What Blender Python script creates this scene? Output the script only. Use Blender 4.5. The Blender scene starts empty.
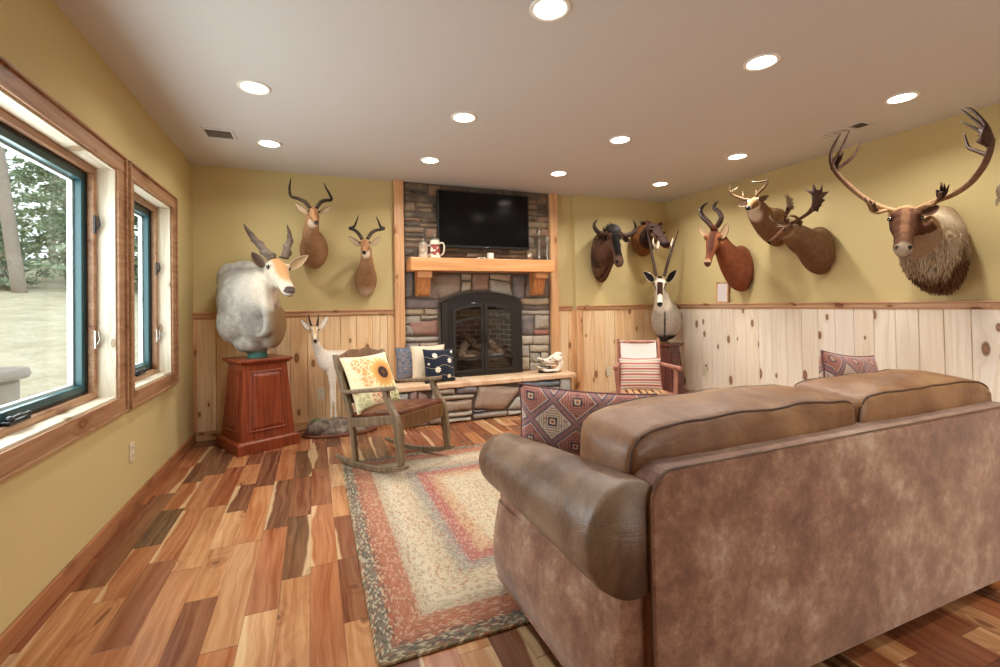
import bpy, bmesh, math, random
from mathutils import Vector, Matrix, noise
V = Vector
pi = math.pi
sc = bpy.context.scene
C = sc.collection
random.seed(7)

# ---------------------------------------------------------------- camera
FOC, YAW, PIT, ROL, SHY, CH = 461.87, 0.3843, 0.0134, -0.0166, -34.98, 1.2311
def _axes():
    r = V((math.cos(YAW), -math.sin(YAW), 0)); f = V((math.sin(YAW), math.cos(YAW), 0)); u = V((0, 0, 1))
    f2 = f*math.cos(PIT)+u*math.sin(PIT); u2 = u*math.cos(PIT)-f*math.sin(PIT)
    return r*math.cos(ROL)+u2*math.sin(ROL), u2*math.cos(ROL)-r*math.sin(ROL), f2
CR, CU, CF = _axes()
cam = bpy.data.cameras.new('camera'); camo = bpy.data.objects.new('camera', cam); C.objects.link(camo)
cam.sensor_width = 36; cam.lens = 36*FOC/1000; cam.shift_y = SHY/1000; cam.clip_start = .02
m = Matrix((( CR.x, CU.x, -CF.x, 0), (CR.y, CU.y, -CF.y, 0), (CR.z, CU.z, -CF.z, CH), (0, 0, 0, 1)))
camo.matrix_world = m; sc.camera = camo
def ray(px, py):
    return CF + CR*((px-500)/FOC) - CU*((py-333.5-SHY)/FOC)
def at(px, py, ax, val):
    """room point seen at a measured spot of the survey photo, at a known room coordinate"""
    d = ray(px, py); o = V((0, 0, CH)); i = 'xyz'.index(ax)
    return o + d*((val-o[i])/d[i])
def at_dist(px, py, P, L):
    """point at true length L from P, on the viewer's side of it"""
    d = ray(px, py).normalized(); o = V((0, 0, CH)) - P
    b = o.dot(d); c = o.dot(o)-L*L; disc = b*b-c
    t = -b - (math.sqrt(disc) if disc > 0 else 0)
    return V((0, 0, CH)) + d*t

XL, XR, YB, YB2, H, XJ = -1.045, 4.515, 5.10, 5.018, 2.6, 3.06

# ---------------------------------------------------------------- node shorthand
class S:
    def __init__(s, n, k): s.n = n; s.k = k
    def _m(s, op, o=None, o2=None, cl=False):
        nd = s.n.nodes.new('ShaderNodeMath'); nd.operation = op; nd.use_clamp = cl
        for i, x in enumerate((s, o, o2)):
            if x is None: continue
            if isinstance(x, S): s.n.links.new(x.k, nd.inputs[i])
            else: nd.inputs[i].default_value = x
        return S(s.n, nd.outputs[0])
    def __add__(s, o): return s._m('ADD', o)
    __radd__ = __add__
    def __mul__(s, o): return s._m('MULTIPLY', o)
    __rmul__ = __mul__
    def __sub__(s, o): return s._m('SUBTRACT', o)
    def __rsub__(s, o): return (s*-1)+o
    def __truediv__(s, o): return s._m('DIVIDE', o)
    def __neg__(s): return s*-1
    def abs(s): return s._m('ABSOLUTE')
    def floor(s): return s._m('FLOOR')
    def frac(s): return s._m('FRACT')
    def sin(s): return s._m('SINE')
    def lt(s, o): return s._m('LESS_THAN', o)
    def gt(s, o): return s._m('GREATER_THAN', o)
    def min(s, o): return s._m('MINIMUM', o)
    def max(s, o): return s._m('MAXIMUM', o)
    def pow(s, o): return s._m('POWER', o)
    def sqrt(s): return s._m('SQRT')
    def atan2(s, o): return s._m('ARCTAN2', o)
    def clamp(s): return s._m('ADD', 0.0, None, True)
    def step(s, a, b):   # smooth 0..1 between a and b
        nd = s.n.nodes.new('ShaderNodeMapRange'); nd.interpolation_type = 'SMOOTHSTEP'
        s.n.links.new(s.k, nd.inputs[0]); nd.inputs[1].default_value = a; nd.inputs[2].default_value = b
        return S(s.n, nd.outputs[0])
def srgb(c):
    if isinstance(c, str): c = tuple(int(c[i:i+2], 16)/255 for i in (0, 2, 4))
    return tuple(x/12.92 if x <= .04045 else ((x+.055)/1.055)**2.4 for x in c[:3])+(1,)
class Mt:
    """a node material under construction"""
    def __init__(s, name, col=None, rough=.5, metal=0, spec=None, **kw):
        s.m = bpy.data.materials.new(name); s.m.use_nodes = True; s.n = s.m.node_tree
        s.b = s.n.nodes['Principled BSDF']
        s.b.inputs['Roughness'].default_value = rough; s.b.inputs['Metallic'].default_value = metal
        if spec is not None: s.b.inputs['Specular IOR Level'].default_value = spec
        if col is not None: s.b.inputs['Base Color'].default_value = srgb(col)
        for k, v in kw.items(): s.b.inputs[k.replace('_', ' ')].default_value = v
    def new(s, t): return s.n.nodes.new('ShaderNode'+t)
    def coord(s, kind='Object'):
        nd = s.new('TexCoord'); return S(s.n, nd.outputs[kind])
    def xyz(s, v):
        nd = s.new('SeparateXYZ'); s.n.links.new(v.k, nd.inputs[0]); return [S(s.n, o) for o in nd.outputs]
    def vec(s, x, y, z):
        nd = s.new('CombineXYZ')
        for i, a in enumerate((x, y, z)):
            if isinstance(a, S): s.n.links.new(a.k, nd.inputs[i])
            else: nd.inputs[i].default_value = a
        return S(s.n, nd.outputs[0])
    def scale(s, v, sx, sy, sz, off=(0, 0, 0)):
        nd = s.new('Mapping'); s.n.links.new(v.k, nd.inputs[0]); nd.inputs[3].default_value = (sx, sy, sz); nd.inputs[1].default_value = off
        return S(s.n, nd.outputs[0])
    def noise(s, v, sc=5, det=3, rough=.5, dist=0, out=0):
        nd = s.new('TexNoise'); nd.inputs['Scale'].default_value = sc; nd.inputs['Detail'].default_value = det
        nd.inputs['Roughness'].default_value = rough; nd.inputs['Distortion'].default_value = dist
        s.n.links.new(v.k, nd.inputs[0]); return S(s.n, nd.outputs[out])
    def voro(s, v, sc=5, feat='F1', out='Distance', rnd=1, dim='3D'):
        nd = s.new('TexVoronoi'); nd.voronoi_dimensions = dim; nd.feature = feat; nd.inputs['Scale'].default_value = sc; nd.inputs['Randomness'].default_value = rnd
        s.n.links.new(v.k, nd.inputs[0]); return S(s.n, nd.outputs[out])
    def white(s, v, out=0):
        nd = s.new('TexWhiteNoise'); nd.noise_dimensions = '3D'; s.n.links.new(v.k, nd.inputs[0]); return S(s.n, nd.outputs[out])
    def ramp(s, f, stops, interp='LINEAR'):
        nd = s.new('ValToRGB'); s.n.links.new(f.k, nd.inputs[0]); r = nd.color_ramp; r.interpolation = interp
        while len(r.elements) < len(stops): r.elements.new(.5)
        for e, (p, c) in zip(r.elements, stops): e.position = p; e.color = srgb(c)
        return S(s.n, nd.outputs[0])
    def mix(s, f, a, b, mode='MIX'):
        nd = s.new('Mix'); nd.data_type = 'RGBA'; nd.blend_type = mode
        for i, x in ((0, f), (6, a), (7, b)):
            if isinstance(x, S): s.n.links.new(x.k, nd.inputs[i])
            elif i == 0: nd.inputs[0].default_value = x
            else: nd.inputs[i].default_value = srgb(x)
        return S(s.n, nd.outputs[2])
    def attr(s, name='Col'):
        nd = s.new('Attribute'); nd.attribute_name = name; return S(s.n, nd.outputs['Color'])
    def color(s, k): s.n.links.new(k.k, s.b.inputs['Base Color'])
    def rough(s, k): s.n.links.new(k.k, s.b.inputs['Roughness'])
    def bump(s, h, strength=.3, dist=.01):
        nd = s.new('Bump'); nd.inputs['Strength'].default_value = strength; nd.inputs['Distance'].default_value = dist
        s.n.links.new(h.k, nd.inputs['Height']); s.n.links.new(nd.outputs[0], s.b.inputs['Normal'])

# ---------------------------------------------------------------- mesh helpers
def catmull(pts, n):
    """resample a list of tuples (any length) smoothly, n segments per span"""
    out = []; P = [tuple(p) for p in pts]
    for i in range(len(P)-1):
        p0 = P[max(i-1, 0)]; p1 = P[i]; p2 = P[i+1]; p3 = P[min(i+2, len(P)-1)]
        for j in range(n):
            t = j/n; t2 = t*t; t3 = t2*t
            out.append(tuple(.5*((2*b)+(-a+c)*t+(2*a-5*b+4*c-d)*t2+(-a+3*b-3*c+d)*t3) for a, b, c, d in zip(p0, p1, p2, p3)))
    out.append(P[-1]); return out
class MB:
    def __init__(s): s.v = []; s.f = []; s.uv = {}; s.col = None
    def add(s, vs, fs):
        o = len(s.v); s.v += [V(p) for p in vs]; s.f += [tuple(i+o for i in f) for f in fs]; return s
    def box(s, a, b, rot=None, piv=None):
        (x0, y0, z0), (x1, y1, z1) = a, b
        vs = [V(p) for p in ((x0,y0,z0),(x1,y0,z0),(x1,y1,z0),(x0,y1,z0),(x0,y0,z1),(x1,y0,z1),(x1,y1,z1),(x0,y1,z1))]
        if rot is not None:
            pv = V(piv) if piv is not None else sum(vs, V())/8
            vs = [rot@(p-pv)+pv for p in vs]
        return s.add(vs, [(0,3,2,1),(4,5,6,7),(0,1,5,4),(1,2,6,5),(2,3,7,6),(3,0,4,7)])
    def rings(s, rs, cap=True, closed=True):
        """loft equal-length rings"""
        n = len(rs[0]); o = len(s.v)
        for r in rs: s.v += [V(p) for p in r]
        for i in range(len(rs)-1):
            for j in range(n if closed else n-1):
                k = (j+1) % n
                s.f.append((o+i*n+j, o+i*n+k, o+(i+1)*n+k, o+(i+1)*n+j))
        if cap and closed:
            s.f.append(tuple(o+j for j in reversed(range(n)))); s.f.append(tuple(o+(len(rs)-1)*n+j for j in range(n)))
        return s
    def tube(s, pts, radii, seg=10, flat=1.0, up=None, smooth=0, ridge=None, dome=0):
        """swept tube; radii per point (number or (a,b)); flat = b/a"""
        P = [V(p) for p in pts]
        R = [(r if isinstance(r, (tuple, list)) else (r, r*flat)) for r in (radii if isinstance(radii, (list, tuple)) else [radii]*len(P))]
        if smooth:
            q = catmull([tuple(p)+tuple(r) for p, r in zip(P, R)], smooth)
            P = [V(a[:3]) for a in q]; R = [(max(a[3], .0004), max(a[4], .0004)) for a in q]
        T = []
        for i in range(len(P)):
            t = P[min(i+1, len(P)-1)]-P[max(i-1, 0)]
            T.append(t.normalized() if t.length > 1e-9 else V((0, 0, 1)))
        u = V(up) if up is not None else (V((0, 0, 1)) if abs(T[0].z) < .9 else V((0, 1, 0)))
        rs = []
        for i, (p, t, r) in enumerate(zip(P, T, R)):
            u = u - t*u.dot(t)
            if u.length < 1e-6: u = t.orthogonal()
            u.normalize(); w = t.cross(u); k = 1 if ridge is None else ridge(i/(len(P)-1))
            rs.append([p + (w*math.cos(2*pi*j/seg)*r[0] + u*math.sin(2*pi*j/seg)*r[1])*k for j in range(seg)])
        if dome:
            a = [P[0] - T[0]*R[0][0]*.25 + (q-P[0])*.7 for q in rs[0]]; b = [P[-1]+T[-1]*R[-1][0]*.25+(q-P[-1])*.7 for q in rs[-1]]
            rs = [a]+rs+[b]
        return s.rings(rs)
    def lathe(s, prof, c=(0, 0, 0), seg=24, M=None):
        rs = []
        for r, z in prof:
            rr = [V((math.cos(2*pi*j/seg)*max(r, 1e-4), math.sin(2*pi*j/seg)*max(r, 1e-4), z)) for j in range(seg)]
            rs.append([(M@p if M else p)+V(c) for p in rr])
        return s.rings(rs)
    def prism(s, poly, M, d):
        """polygon (2D) extruded by d along local z, placed with matrix M"""
        n = len(poly)
        vs = [M@V((x, y, 0)) for x, y in poly]+[M@V((x, y, d)) for x, y in poly]
        return s.add(vs, [tuple(reversed(range(n))), tuple(range(n, 2*n))]+[(i, (i+1) % n, n+(i+1) % n, n+i) for i in range(n)])
    def ball(s, c, r, M=None, seg=16, ring=10):
        if not isinstance(r, (tuple, list)): r = (r, r, r)
        rs = []
        for i in range(1, ring):
            th = pi*i/ring
            rr = [V((r[0]*math.sin(th)*math.cos(2*pi*j/seg), r[1]*math.sin(th)*math.sin(2*pi*j/seg), -r[2]*math.cos(th))) for j in range(seg)]
            rs.append([(M@p if M else p)+V(c) for p in rr])
        return s.rings(rs)
W = {}   # world matrix of each thing's root, for parts built in room coordinates
def setp(o, label=None, cat=None, group=None, kind=None):
    for k, v in (('label', label), ('category', cat), ('group', group), ('kind', kind)):
        if v: o[k] = v
    return o
def thing(name, label, cat, loc=(0, 0, 0), rz=0, group=None):
    o = bpy.data.objects.new(name, None); o.empty_display_size = .1; C.objects.link(o)
    o.location = loc; o.rotation_euler = (0, 0, rz)
    W[o] = Matrix.Translation(V(loc))@Matrix.Rotation(rz, 4, 'Z')
    return setp(o, label, cat, group)
def obj(name, mb, mat, parent=None, smooth=False, bev=0, sub=0, world=True, label=None, cat=None, group=None, kind=None, solid=0, auto=None, base=False):
    me = bpy.data.meshes.new(name); me.from_pydata([tuple(p) for p in mb.v], [], mb.f); me.update()
    bm = bmesh.new(); bm.from_mesh(me); bmesh.ops.recalc_face_normals(bm, faces=bm.faces); bm.to_mesh(me); bm.free()
    if mb.col is not None:
        ca = me.color_attributes.new('Col', 'FLOAT_COLOR', 'POINT')
        for i, c in enumerate(mb.col): ca.data[i].color = srgb(c)
    o = bpy.data.objects.new(name, me)
    for mm in (mat if isinstance(mat, (list, tuple)) else [mat]): me.materials.append(mm.m if isinstance(mm, Mt) else mm)
    C.objects.link(o)
    if parent is not None:
        o.parent = parent; W[o] = W[parent]
        if world: me.transform(W[parent].inverted())
    else: W[o] = Matrix.Identity(4)
    if base and parent is None:
        xs = [v.co for v in me.vertices]; lo = V([min(v[i] for v in xs) for i in range(3)]); hi = V([max(v[i] for v in xs) for i in range(3)])
        c = V(((lo.x+hi.x)/2, (lo.y+hi.y)/2, lo.z)); me.transform(Matrix.Translation(-c)); o.location = c; W[o] = Matrix.Translation(c)
    if smooth:
        for p in me.polygons: p.use_smooth = True
    if solid:
        md = o.modifiers.new('solid', 'SOLIDIFY'); md.thickness = solid; md.offset = 0
    if bev:
        md = o.modifiers.new('bevel', 'BEVEL'); md.width = bev; md.segments = 2; md.limit_method = 'ANGLE'; md.angle_limit = .6
        md.harden_normals = False
    if sub:
        md = o.modifiers.new('sub', 'SUBSURF'); md.levels = sub; md.render_levels = sub
    if auto:
        me.shade_smooth() if hasattr(me, 'shade_smooth') else None
        md = o.modifiers.new('edge', 'EDGE_SPLIT'); md.split_angle = auto
    return setp(o, label, cat, group, kind)
def struct(name, mb, mat, **kw): return obj(name, mb, mat, kind='structure', **kw)
def rect_holes(mb, ax, val, a0, a1, b0, b1, holes):
    """flat wall face in plane ax=val, spanning a (horizontal) and b (z), with rectangular holes"""
    A = sorted({a0, a1, *[h[0] for h in holes], *[h[1] for h in holes]}); B = sorted({b0, b1, *[h[2] for h in holes], *[h[3] for h in holes]})
    for i in range(len(A)-1):
        for j in range(len(B)-1):
            ca, cb = (A[i]+A[i+1])/2, (B[j]+B[j+1])/2
            if any(h[0] < ca < h[1] and h[2] < cb < h[3] for h in holes): continue
            q = [(A[i], B[j]), (A[i+1], B[j]), (A[i+1], B[j+1]), (A[i], B[j+1])]
            mb.add([((val, a, b) if ax == 'x' else (a, val, b)) for a, b in q], [(0, 1, 2, 3)])
    return mb
def wall_slab(ax, v0, v1, a0, a1, b0, b1, holes):
    """a wall with thickness, as closed boxes round its holes"""
    mb = MB(); A = sorted({a0, a1, *[h[0] for h in holes], *[h[1] for h in holes]})
    for i in range(len(A)-1):
        ca = (A[i]+A[i+1])/2; hs = sorted([h for h in holes if h[0] < ca < h[1]], key=lambda h: h[2]); z = b0
        spans = []
        for h in hs: spans.append((z, h[2])); z = h[3]
        spans.append((z, b1))
        for z0, z1 in spans:
            if z1-z0 < 1e-4: continue
            if ax == 'x': mb.box((v0, A[i], z0), (v1, A[i+1], z1))
            else: mb.box((A[i], v0, z0), (A[i+1], v1, z1))
    return mb
# ---------------------------------------------------------------- materials
def m_wallpaint(name, c1, c2):
    t = Mt(name, rough=.75, spec=.25); co = t.coord()
    t.color(t.mix(t.noise(co, 1.1, 2), c1, c2)); t.bump(t.noise(co, 160, 2), .08, .002); return t
PAINT = m_wallpaint('ochre_paint', 'C6B27E', 'CBB885')
CEIL = m_wallpaint('ceiling_paint', 'CECCCA', 'D2D0CE')
def m_pine(name, axis, w, cols, knot='7A4A28', groove=True, rough=.42, ks=1.0, zax=2, grain=1.0):
    """knotty pine planks; axis = object axis across the planks; zax = axis along the grain"""
    t = Mt(name, rough=rough, spec=.4); X = t.xyz(t.coord()); a = X[axis]; z = X[zax]; o = X[3-axis-zax]
    if w: pid = (a/w+.37).floor(); fr = (a/w+.37).frac()
    else: pid = a*0.0
    rid = t.white(t.vec(pid, 3.7, 1.3)); rid2 = t.white(t.vec(pid, 9.1, 4.3))
    zz = z + rid*7
    # knots
    kv = t.vec(a*(5.6*ks)+o*3, zz*(2.6*ks)+o*1.7, 0.0)
    kd = t.voro(kv, 1.0, dim='2D'); kr = t.white(t.voro(kv, 1.0, out='Position', dim='2D'))
    size = kr*kr*.17+.022
    isk = kr.gt(.45)
    k = (kd/size).step(1.0, .6)*isk
    ring = (kd/size).step(2.4, 1.0)*isk
    warp = t.noise(t.vec(a*4, zz*1.1, o*4), 1.0, 2)*1.6 + ring*.35
    g = t.noise(t.vec(a*(42*grain)+warp*3.5, zz*1.0, o*30*grain+pid*3), 1.0, 4, .6)
    base = t.ramp(g, [(.25, cols[2]), (.45, cols[1]), (.62, cols[0])])
    tint = t.mix(rid2*.55, base, cols[3], 'MULTIPLY') if len(cols) > 3 else base
    c = t.mix(ring*.45, tint, cols[2]); c = t.mix(k*.9, c, knot); c = t.mix((kd/size).step(.45, .25)*isk*.35, c, 'C08A60')
    if groove and w:
        e = (fr-.5).abs().step(.485, .5); c = t.mix(e*.45, c, '8A5A34')
    t.color(c); t.bump(g, .06, .003); return t
PINE_X = m_pine('knotty_pine_back_dim', 0, .16, ['F0D6B0', 'E6C69C', 'D2A87A', 'ECCEA6'])  # same pine as the right wall, its dimmer light tinted into the colour
PINE_Y = m_pine('knotty_pine_right', 1, .16, ['F4ECDE', 'EFE5D4', 'DFD0B8', 'F5EADC'])
TRIM_X = m_pine('pine_trim_x', 2, 0, ['D8AE86', 'CB9C72', 'B28058'], zax=0, ks=1.2)
TRIM_Y = m_pine('pine_trim_y', 2, 0, ['D8B592', 'CBA27C', 'B48662'], zax=1, ks=1.2)
TRIM_W = m_pine('window_trim', 2, 0, ['B28A68', 'A07656', '845C40'], zax=1, ks=1.2)
BASEW = m_pine('stained_baseboard', 2, 0, ['AC7650', '9A6440', '7E4C2E'], zax=1, ks=1.2)
TRIM_Z = m_pine('pine_trim_z', 0, 0, ['DAAC80', 'CD9A6C', 'B27E52'], zax=2, ks=1.2)
FIR = m_pine('fir_beam', 2, 0, ['DCA26E', 'D0925C', 'BC7C48'], zax=0, ks=.33)
FIRZ = m_pine('fir_corbel', 0, 0, ['D0905A', 'BE7C48', 'A06238'], zax=2, ks=.6)
REVEAL = m_pine('window_reveal', 2, 0, ['DCD2BE', 'CFC3AC', 'B5A68C'], zax=1, ks=1.2, knot='8A7458')
REVZ = m_pine('window_reveal_z', 0, 0, ['DCD2BE', 'CFC3AC', 'B5A68C'], zax=2, ks=1.2, knot='8A7458')
# acacia floor
def m_floor():
    t = Mt('acacia_floor', rough=.3, spec=.5); X = t.xyz(t.coord()); x, y = X[0], X[1]; w = .122
    col = (x/w+.2).floor(); fx = (x/w+.2).frac(); rc = t.white(t.vec(col, 1.7, 5.1)); rc2 = t.white(t.vec(col, 8.8, 2.2))
    L = rc2*.45+.42; yy = y/L + rc*11; row = yy.floor(); fy = yy.frac()
    a = t.white(t.vec(col, row, .5)); b = t.white(t.vec(col, row, 7.5)); c_ = t.white(t.vec(col, row, 3.1))
    wx = x*1.0 + a*17; wy = y + b*23
    warp = t.noise(t.vec(wx*6, wy*2.2, b*5), 1.0, 2, .5)
    g = t.noise(t.vec(wx*34+warp*3.2, wy*1.1+warp*.5, a*3), 1.0, 4, .6)
    fine = t.noise(t.vec(wx*150, wy*6, a), 1.0, 2, .6)
    fig = t.noise(t.vec(wx*10+warp*1.6, wy*1.3, c_*4), 1.0, 3, .55); wob = t.noise(t.vec(wx*3, wy*2.1, c_*9), 1.0, 2, .4)
    base = t.ramp(a, [(0, '38221A'), (.13, '52291C'), (.26, '763A24'), (.42, '94502F'), (.58, 'AA6840'), (.74, 'C08A5C'), (.88, 'D2A474'), (1, 'E0BE92')])
    dark = t.mix(.8, base, 'C4A088', 'MULTIPLY'); light = t.mix(.2, base, 'D2A880')
    c = t.mix(g.step(.25, .75), dark, light)
    c = t.mix(fig.step(.35, .65)*.16, c, 'B4784C'); c = t.mix(wob.step(.42, .62)*.2, c, '6E3A22')
    side = (b.gt(.5)*2-1)*(fx-.5)+.5
    sap = (side+(wob-.5)*.9).step(.78, .90)*c_.step(.55, .60)
    c = t.mix(sap*.72, c, 'D8B68A')
    kn = t.voro(t.vec(wx*5.5+(wob-.5)*1.5, wy*2.2+(wob-.5)*1.2, 0.0), 1, dim='2D'); kq = b.step(.62, .66); c = t.mix(kn.step(.11, .04)*kq*.75, c, '5A3020'); c = t.mix(((kn*30+wob*6).sin()).step(.0, .9)*kn.step(.5, .1)*kq*.35, c, '6E3C26')
    st = fig.step(.36, .31)*(b.step(.6, .7)); c = t.mix(st*.35, c, '5E3222')
    c = t.mix(fine.step(.45, .75)*.25, c, '7A4527')
    e = (fx-.5).abs().step(.488, .5).max(((fy-.5).abs()*L).step(L*.5-.0022, L*.5) if False else (fy-.5).abs().step(.496, .5))
    c = t.mix(e*.7, c, '3A1E12'); t.color(c)
    t.rough(g*.10+.16); t.bump(e*-1.0 + g*.10+ t.noise(t.vec(x*9, y*1.5, 0.0), 1, 2)*.5, .35, .0022); return t
FLOOR = m_floor()
def m_attr(name, rough=.7, nscale=60, amt=.35, bump=.5, bd=.004, dark='6b6b6b', stretch=(1, 1, 1), spec=.3, sheen=0):
    t = Mt(name, rough=rough, spec=spec); co = t.scale(t.coord(), *stretch)
    n = t.noise(co, nscale, 4, .6); t.color(t.mix(n.step(.35, .75)*amt, t.attr(), dark, 'MULTIPLY')); t.bump(n, bump, bd)
    if sheen: t.b.inputs['Sheen Weight'].default_value = sheen
    return t
def m_stone():
    t = Mt('fieldstone', rough=.72, spec=.3); co = t.coord()
    n = t.noise(co, 9, 5, .65); n2 = t.noise(co, 45, 4, .7); n3 = t.noise(t.scale(co, 1, 1, 4), 5, 3, .6)
    c = t.mix(n.step(.4, .72)*.4, t.attr(), 'A8937C'); c = t.mix(n2.step(.45, .75)*.45, c, '5A5048'); c = t.mix(n3.step(.55, .8)*.4, c, 'C4B39A')
    t.color(c); t.bump(n+n2*.5, .7, .012); return t
STONE = m_stone()
def m_slab():
    t = Mt('hearth_flagstone', rough=.6, spec=.3); co = t.coord(); n = t.noise(co, 6, 5, .6)
    t.color(t.mix(t.noise(co, 50, 3).step(.5, .8)*.4, t.ramp(n, [(.3, 'C9A07C'), (.5, 'DDBB98'), (.7, 'E6CCB0')]), 'A58A70')); t.bump(n, .4, .006); return t
SLAB = m_slab()
MORTAR = Mt('dark_mortar', '62564A', .95)
FUR = m_attr('animal_fur', rough=.85, nscale=130, amt=.35, bump=.55, bd=.004, dark='9a8c80', spec=.15, stretch=(1, 1, .45))
HORN = m_attr('horn', rough=.68, nscale=60, amt=.5, bump=.35, bd=.003, dark='5a4c40', spec=.25)
EYE = Mt('glass_eye', '140B07', .06, spec=.8, Coat_Weight=1.0)
BLACK = Mt('black_iron', '2C2723', .5, .15, spec=.35)
BLACKP = Mt('black_plastic', '0C0C0D', .35)
def m_leather(name, a, b, c_, rough=.38):
    t = Mt(name, rough=rough, spec=.5); co = t.coord()
    n = t.noise(co, 3.6, 5, .66, .6); n2 = t.noise(co, 13, 5, .75); v = t.voro(co, 240)
    col = t.ramp(n, [(.3, a), (.47, b), (.66, c_)]); col = t.mix(n2.step(.5, .8)*.4, col, c_)
    t.color(col); wr = t.noise(t.scale(co, 1, 2.4, 2.4), 3.2, 3, .5, 1.2)
    t.rough(n2*.28+rough-.12); t.bump(v*.12+wr*.9, .45, .012); return t
LEATH = m_leather('brown_leather', '4A352A', '69503F', '8F7662', .33)
LEATHB = m_leather('brown_leather_cushion', '664228', '845A3A', 'A27A54', .36)
def m_suede():
    t = Mt('distressed_suede', rough=.6, spec=.35, Sheen_Weight=.5); co = t.coord()
    n = t.noise(co, 2.6, 6, .68, .3); n2 = t.noise(co, 8.5, 8, .8); n3 = t.noise(co, 70, 3, .7)
    c = t.ramp(n*.5+n2*.5, [(.38, '5E3624'), (.47, '80523A'), (.54, '9C7258'), (.65, 'C4AA94')])
    c = t.mix(n2.step(.58, .7)*.35, c, 'C4A48E'); c = t.mix(n3.step(.6, .8)*.18, c, 'D8C0AC')
    t.color(c); t.rough(n2*.25+.45); t.bump(n3, .12, .002); return t
SUEDE = m_suede()
PIPE = Mt('dark_piping', '4A2C1C', .5)
OLDW = m_pine('grey_brown_oak', 0, 0, ['8A765E', '725E48', '564534'], zax=2, ks=.2, rough=.5, grain=1.5)
LOGW = m_pine('peeled_log', 0, 0, ['B07A66', '9C6553', '7A4A3C'], zax=2, ks=.8, rough=.5)
CHERRY = m_pine('cherry_wood', 0, 0, ['94482C', '7E3820', '642A18'], zax=2, ks=.15, rough=.28, grain=1.4)
MAHOG = m_pine('mahogany_wood', 0, 0, ['6E4038', '5E342E', '4A2824'], zax=2, ks=.15, rough=.2)
TEAL = Mt('teal_sash', '1F4A50', .35)
WHITEV = Mt('white_vinyl', 'D9DEE0', .4)
PLATE = Mt('cream_plastic', 'D9CDB4', .4)
WHITE = Mt('white_enamel', 'EFEAE2', .45)
CERAM = Mt('glazed_stoneware', 'D8CCB8', .25, Coat_Weight=.6)
PEWTER = Mt('pewter', 'A8A39B', .35, .9)
BONE = m_attr('weathered_bone', rough=.6, nscale=25, amt=.15, bump=.4, bd=.003, dark='B8A690')
def m_glass(name, tint=(1, 1, 1, 1), a=.9, rough=0.0):
    t = Mt(name); n = t.n; n.nodes.remove(t.b); tr = n.nodes.new('ShaderNodeBsdfTransparent'); gl = n.nodes.new('ShaderNodeBsdfGlossy')
    tr.inputs[0].default_value = tint; gl.inputs['Roughness'].default_value = rough; mx = n.nodes.new('ShaderNodeMixShader'); mx.inputs[0].default_value = 1-a
    n.links.new(tr.outputs[0], mx.inputs[1]); n.links.new(gl.outputs[0], mx.inputs[2]); n.links.new(mx.outputs[0], n.nodes['Material Output'].inputs[0]); return t
PANE = m_glass('window_glass', (.97, .99, .98, 1), .94)
FGLASS = m_glass('firebox_glass', (.88, .87, .85, 1), .95, .03)
CRYSTAL = m_glass('clear_crystal', (.9, .93, .93, 1), .72, .08)
def emis(name, col, s):
    t = Mt(name, col, .5); t.b.inputs['Emission Color'].default_value = srgb(col); t.b.inputs['Emission Strength'].default_value = s; return t
BULB = emis('lamp_diffuser', 'FFF3DC', 14)
def m_cloth(name, f, rough=.85, wscale=500):
    t = Mt(name, rough=rough, spec=.2, Sheen_Weight=.2); X = t.xyz(t.coord('UV')); t.color(f(t, X[0], X[1]))
    t.bump(t.noise(t.coord('UV'), wscale, 2), .3, .002); return t
def kilim(t, u, v):
    nz = t.noise(t.vec(u*22, v*22, 0.0), 1, 3)*.05
    a = (u*1.25+v)*2.3+nz+.12; b = (u*1.25-v)*2.3+nz+.32
    ia = a.floor(); ib = b.floor(); fa = a.frac(); fb = b.frac()
    rid = t.white(t.vec(ia, ib, .5)); da = (fa-.5).abs(); db = (fb-.5).abs(); d = da.max(db); man = da+db
    n = t.noise(t.vec(u*26, v*26, 0.0), 1, 3)
    base = t.ramp(rid, [(0, 'AC6C5E'), (.34, 'A26056'), (.35, 'CCB8A4'), (.6, 'C2AE9A'), (.61, 'B07466'), (1, 'AC7264')], 'CONSTANT')
    hooks = (t.voro(t.vec(u*17, v*17, 0.0), 1, rnd=.6)).step(.32, .22)
    c = t.mix(hooks*.6, base, '6A424A')
    zig = ((man*9).frac()-.5).abs().lt(.16)*d.lt(.36); c = t.mix(zig*.7, c, '3C3846')
    c = t.mix(man.lt(.2), c, '38394A'); c = t.mix(man.lt(.12), c, 'D0B99C'); c = t.mix(man.lt(.055), c, '8E3F34')
    c = t.mix(d.gt(.375), c, 'D0C0AC'); c = t.mix(d.gt(.395), c, '5E5664'); c = t.mix(d.gt(.45), c, '90696A'); 
    return t.mix(n.step(.35, .7)*.35, c, 'B07A68')
KILIM = m_cloth('kilim_weave', kilim, wscale=260)
def stripes(t, u, v):
    s = (v+t.noise(t.vec(u*3, v*3, 0.0), 1, 1)*.015)*6.0
    f = s.frac()
    return t.ramp(f, [(0, 'A8625C'), (.14, 'A8625C'), (.19, 'E0CCBC'), (.40, 'DEC8B6'), (.45, '66766A'), (.53, '747A6C'), (.58, 'DCC6B4'), (.80, 'D4B4A4'), (.86, 'B47068'), (1, 'A8625C')])
STRIPE = m_cloth('striped_cloth', stripes)
def dist2(u, v, cx, cy): return (((u-cx)*(u-cx)+(v-cy)*(v-cy))).sqrt()
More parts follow.
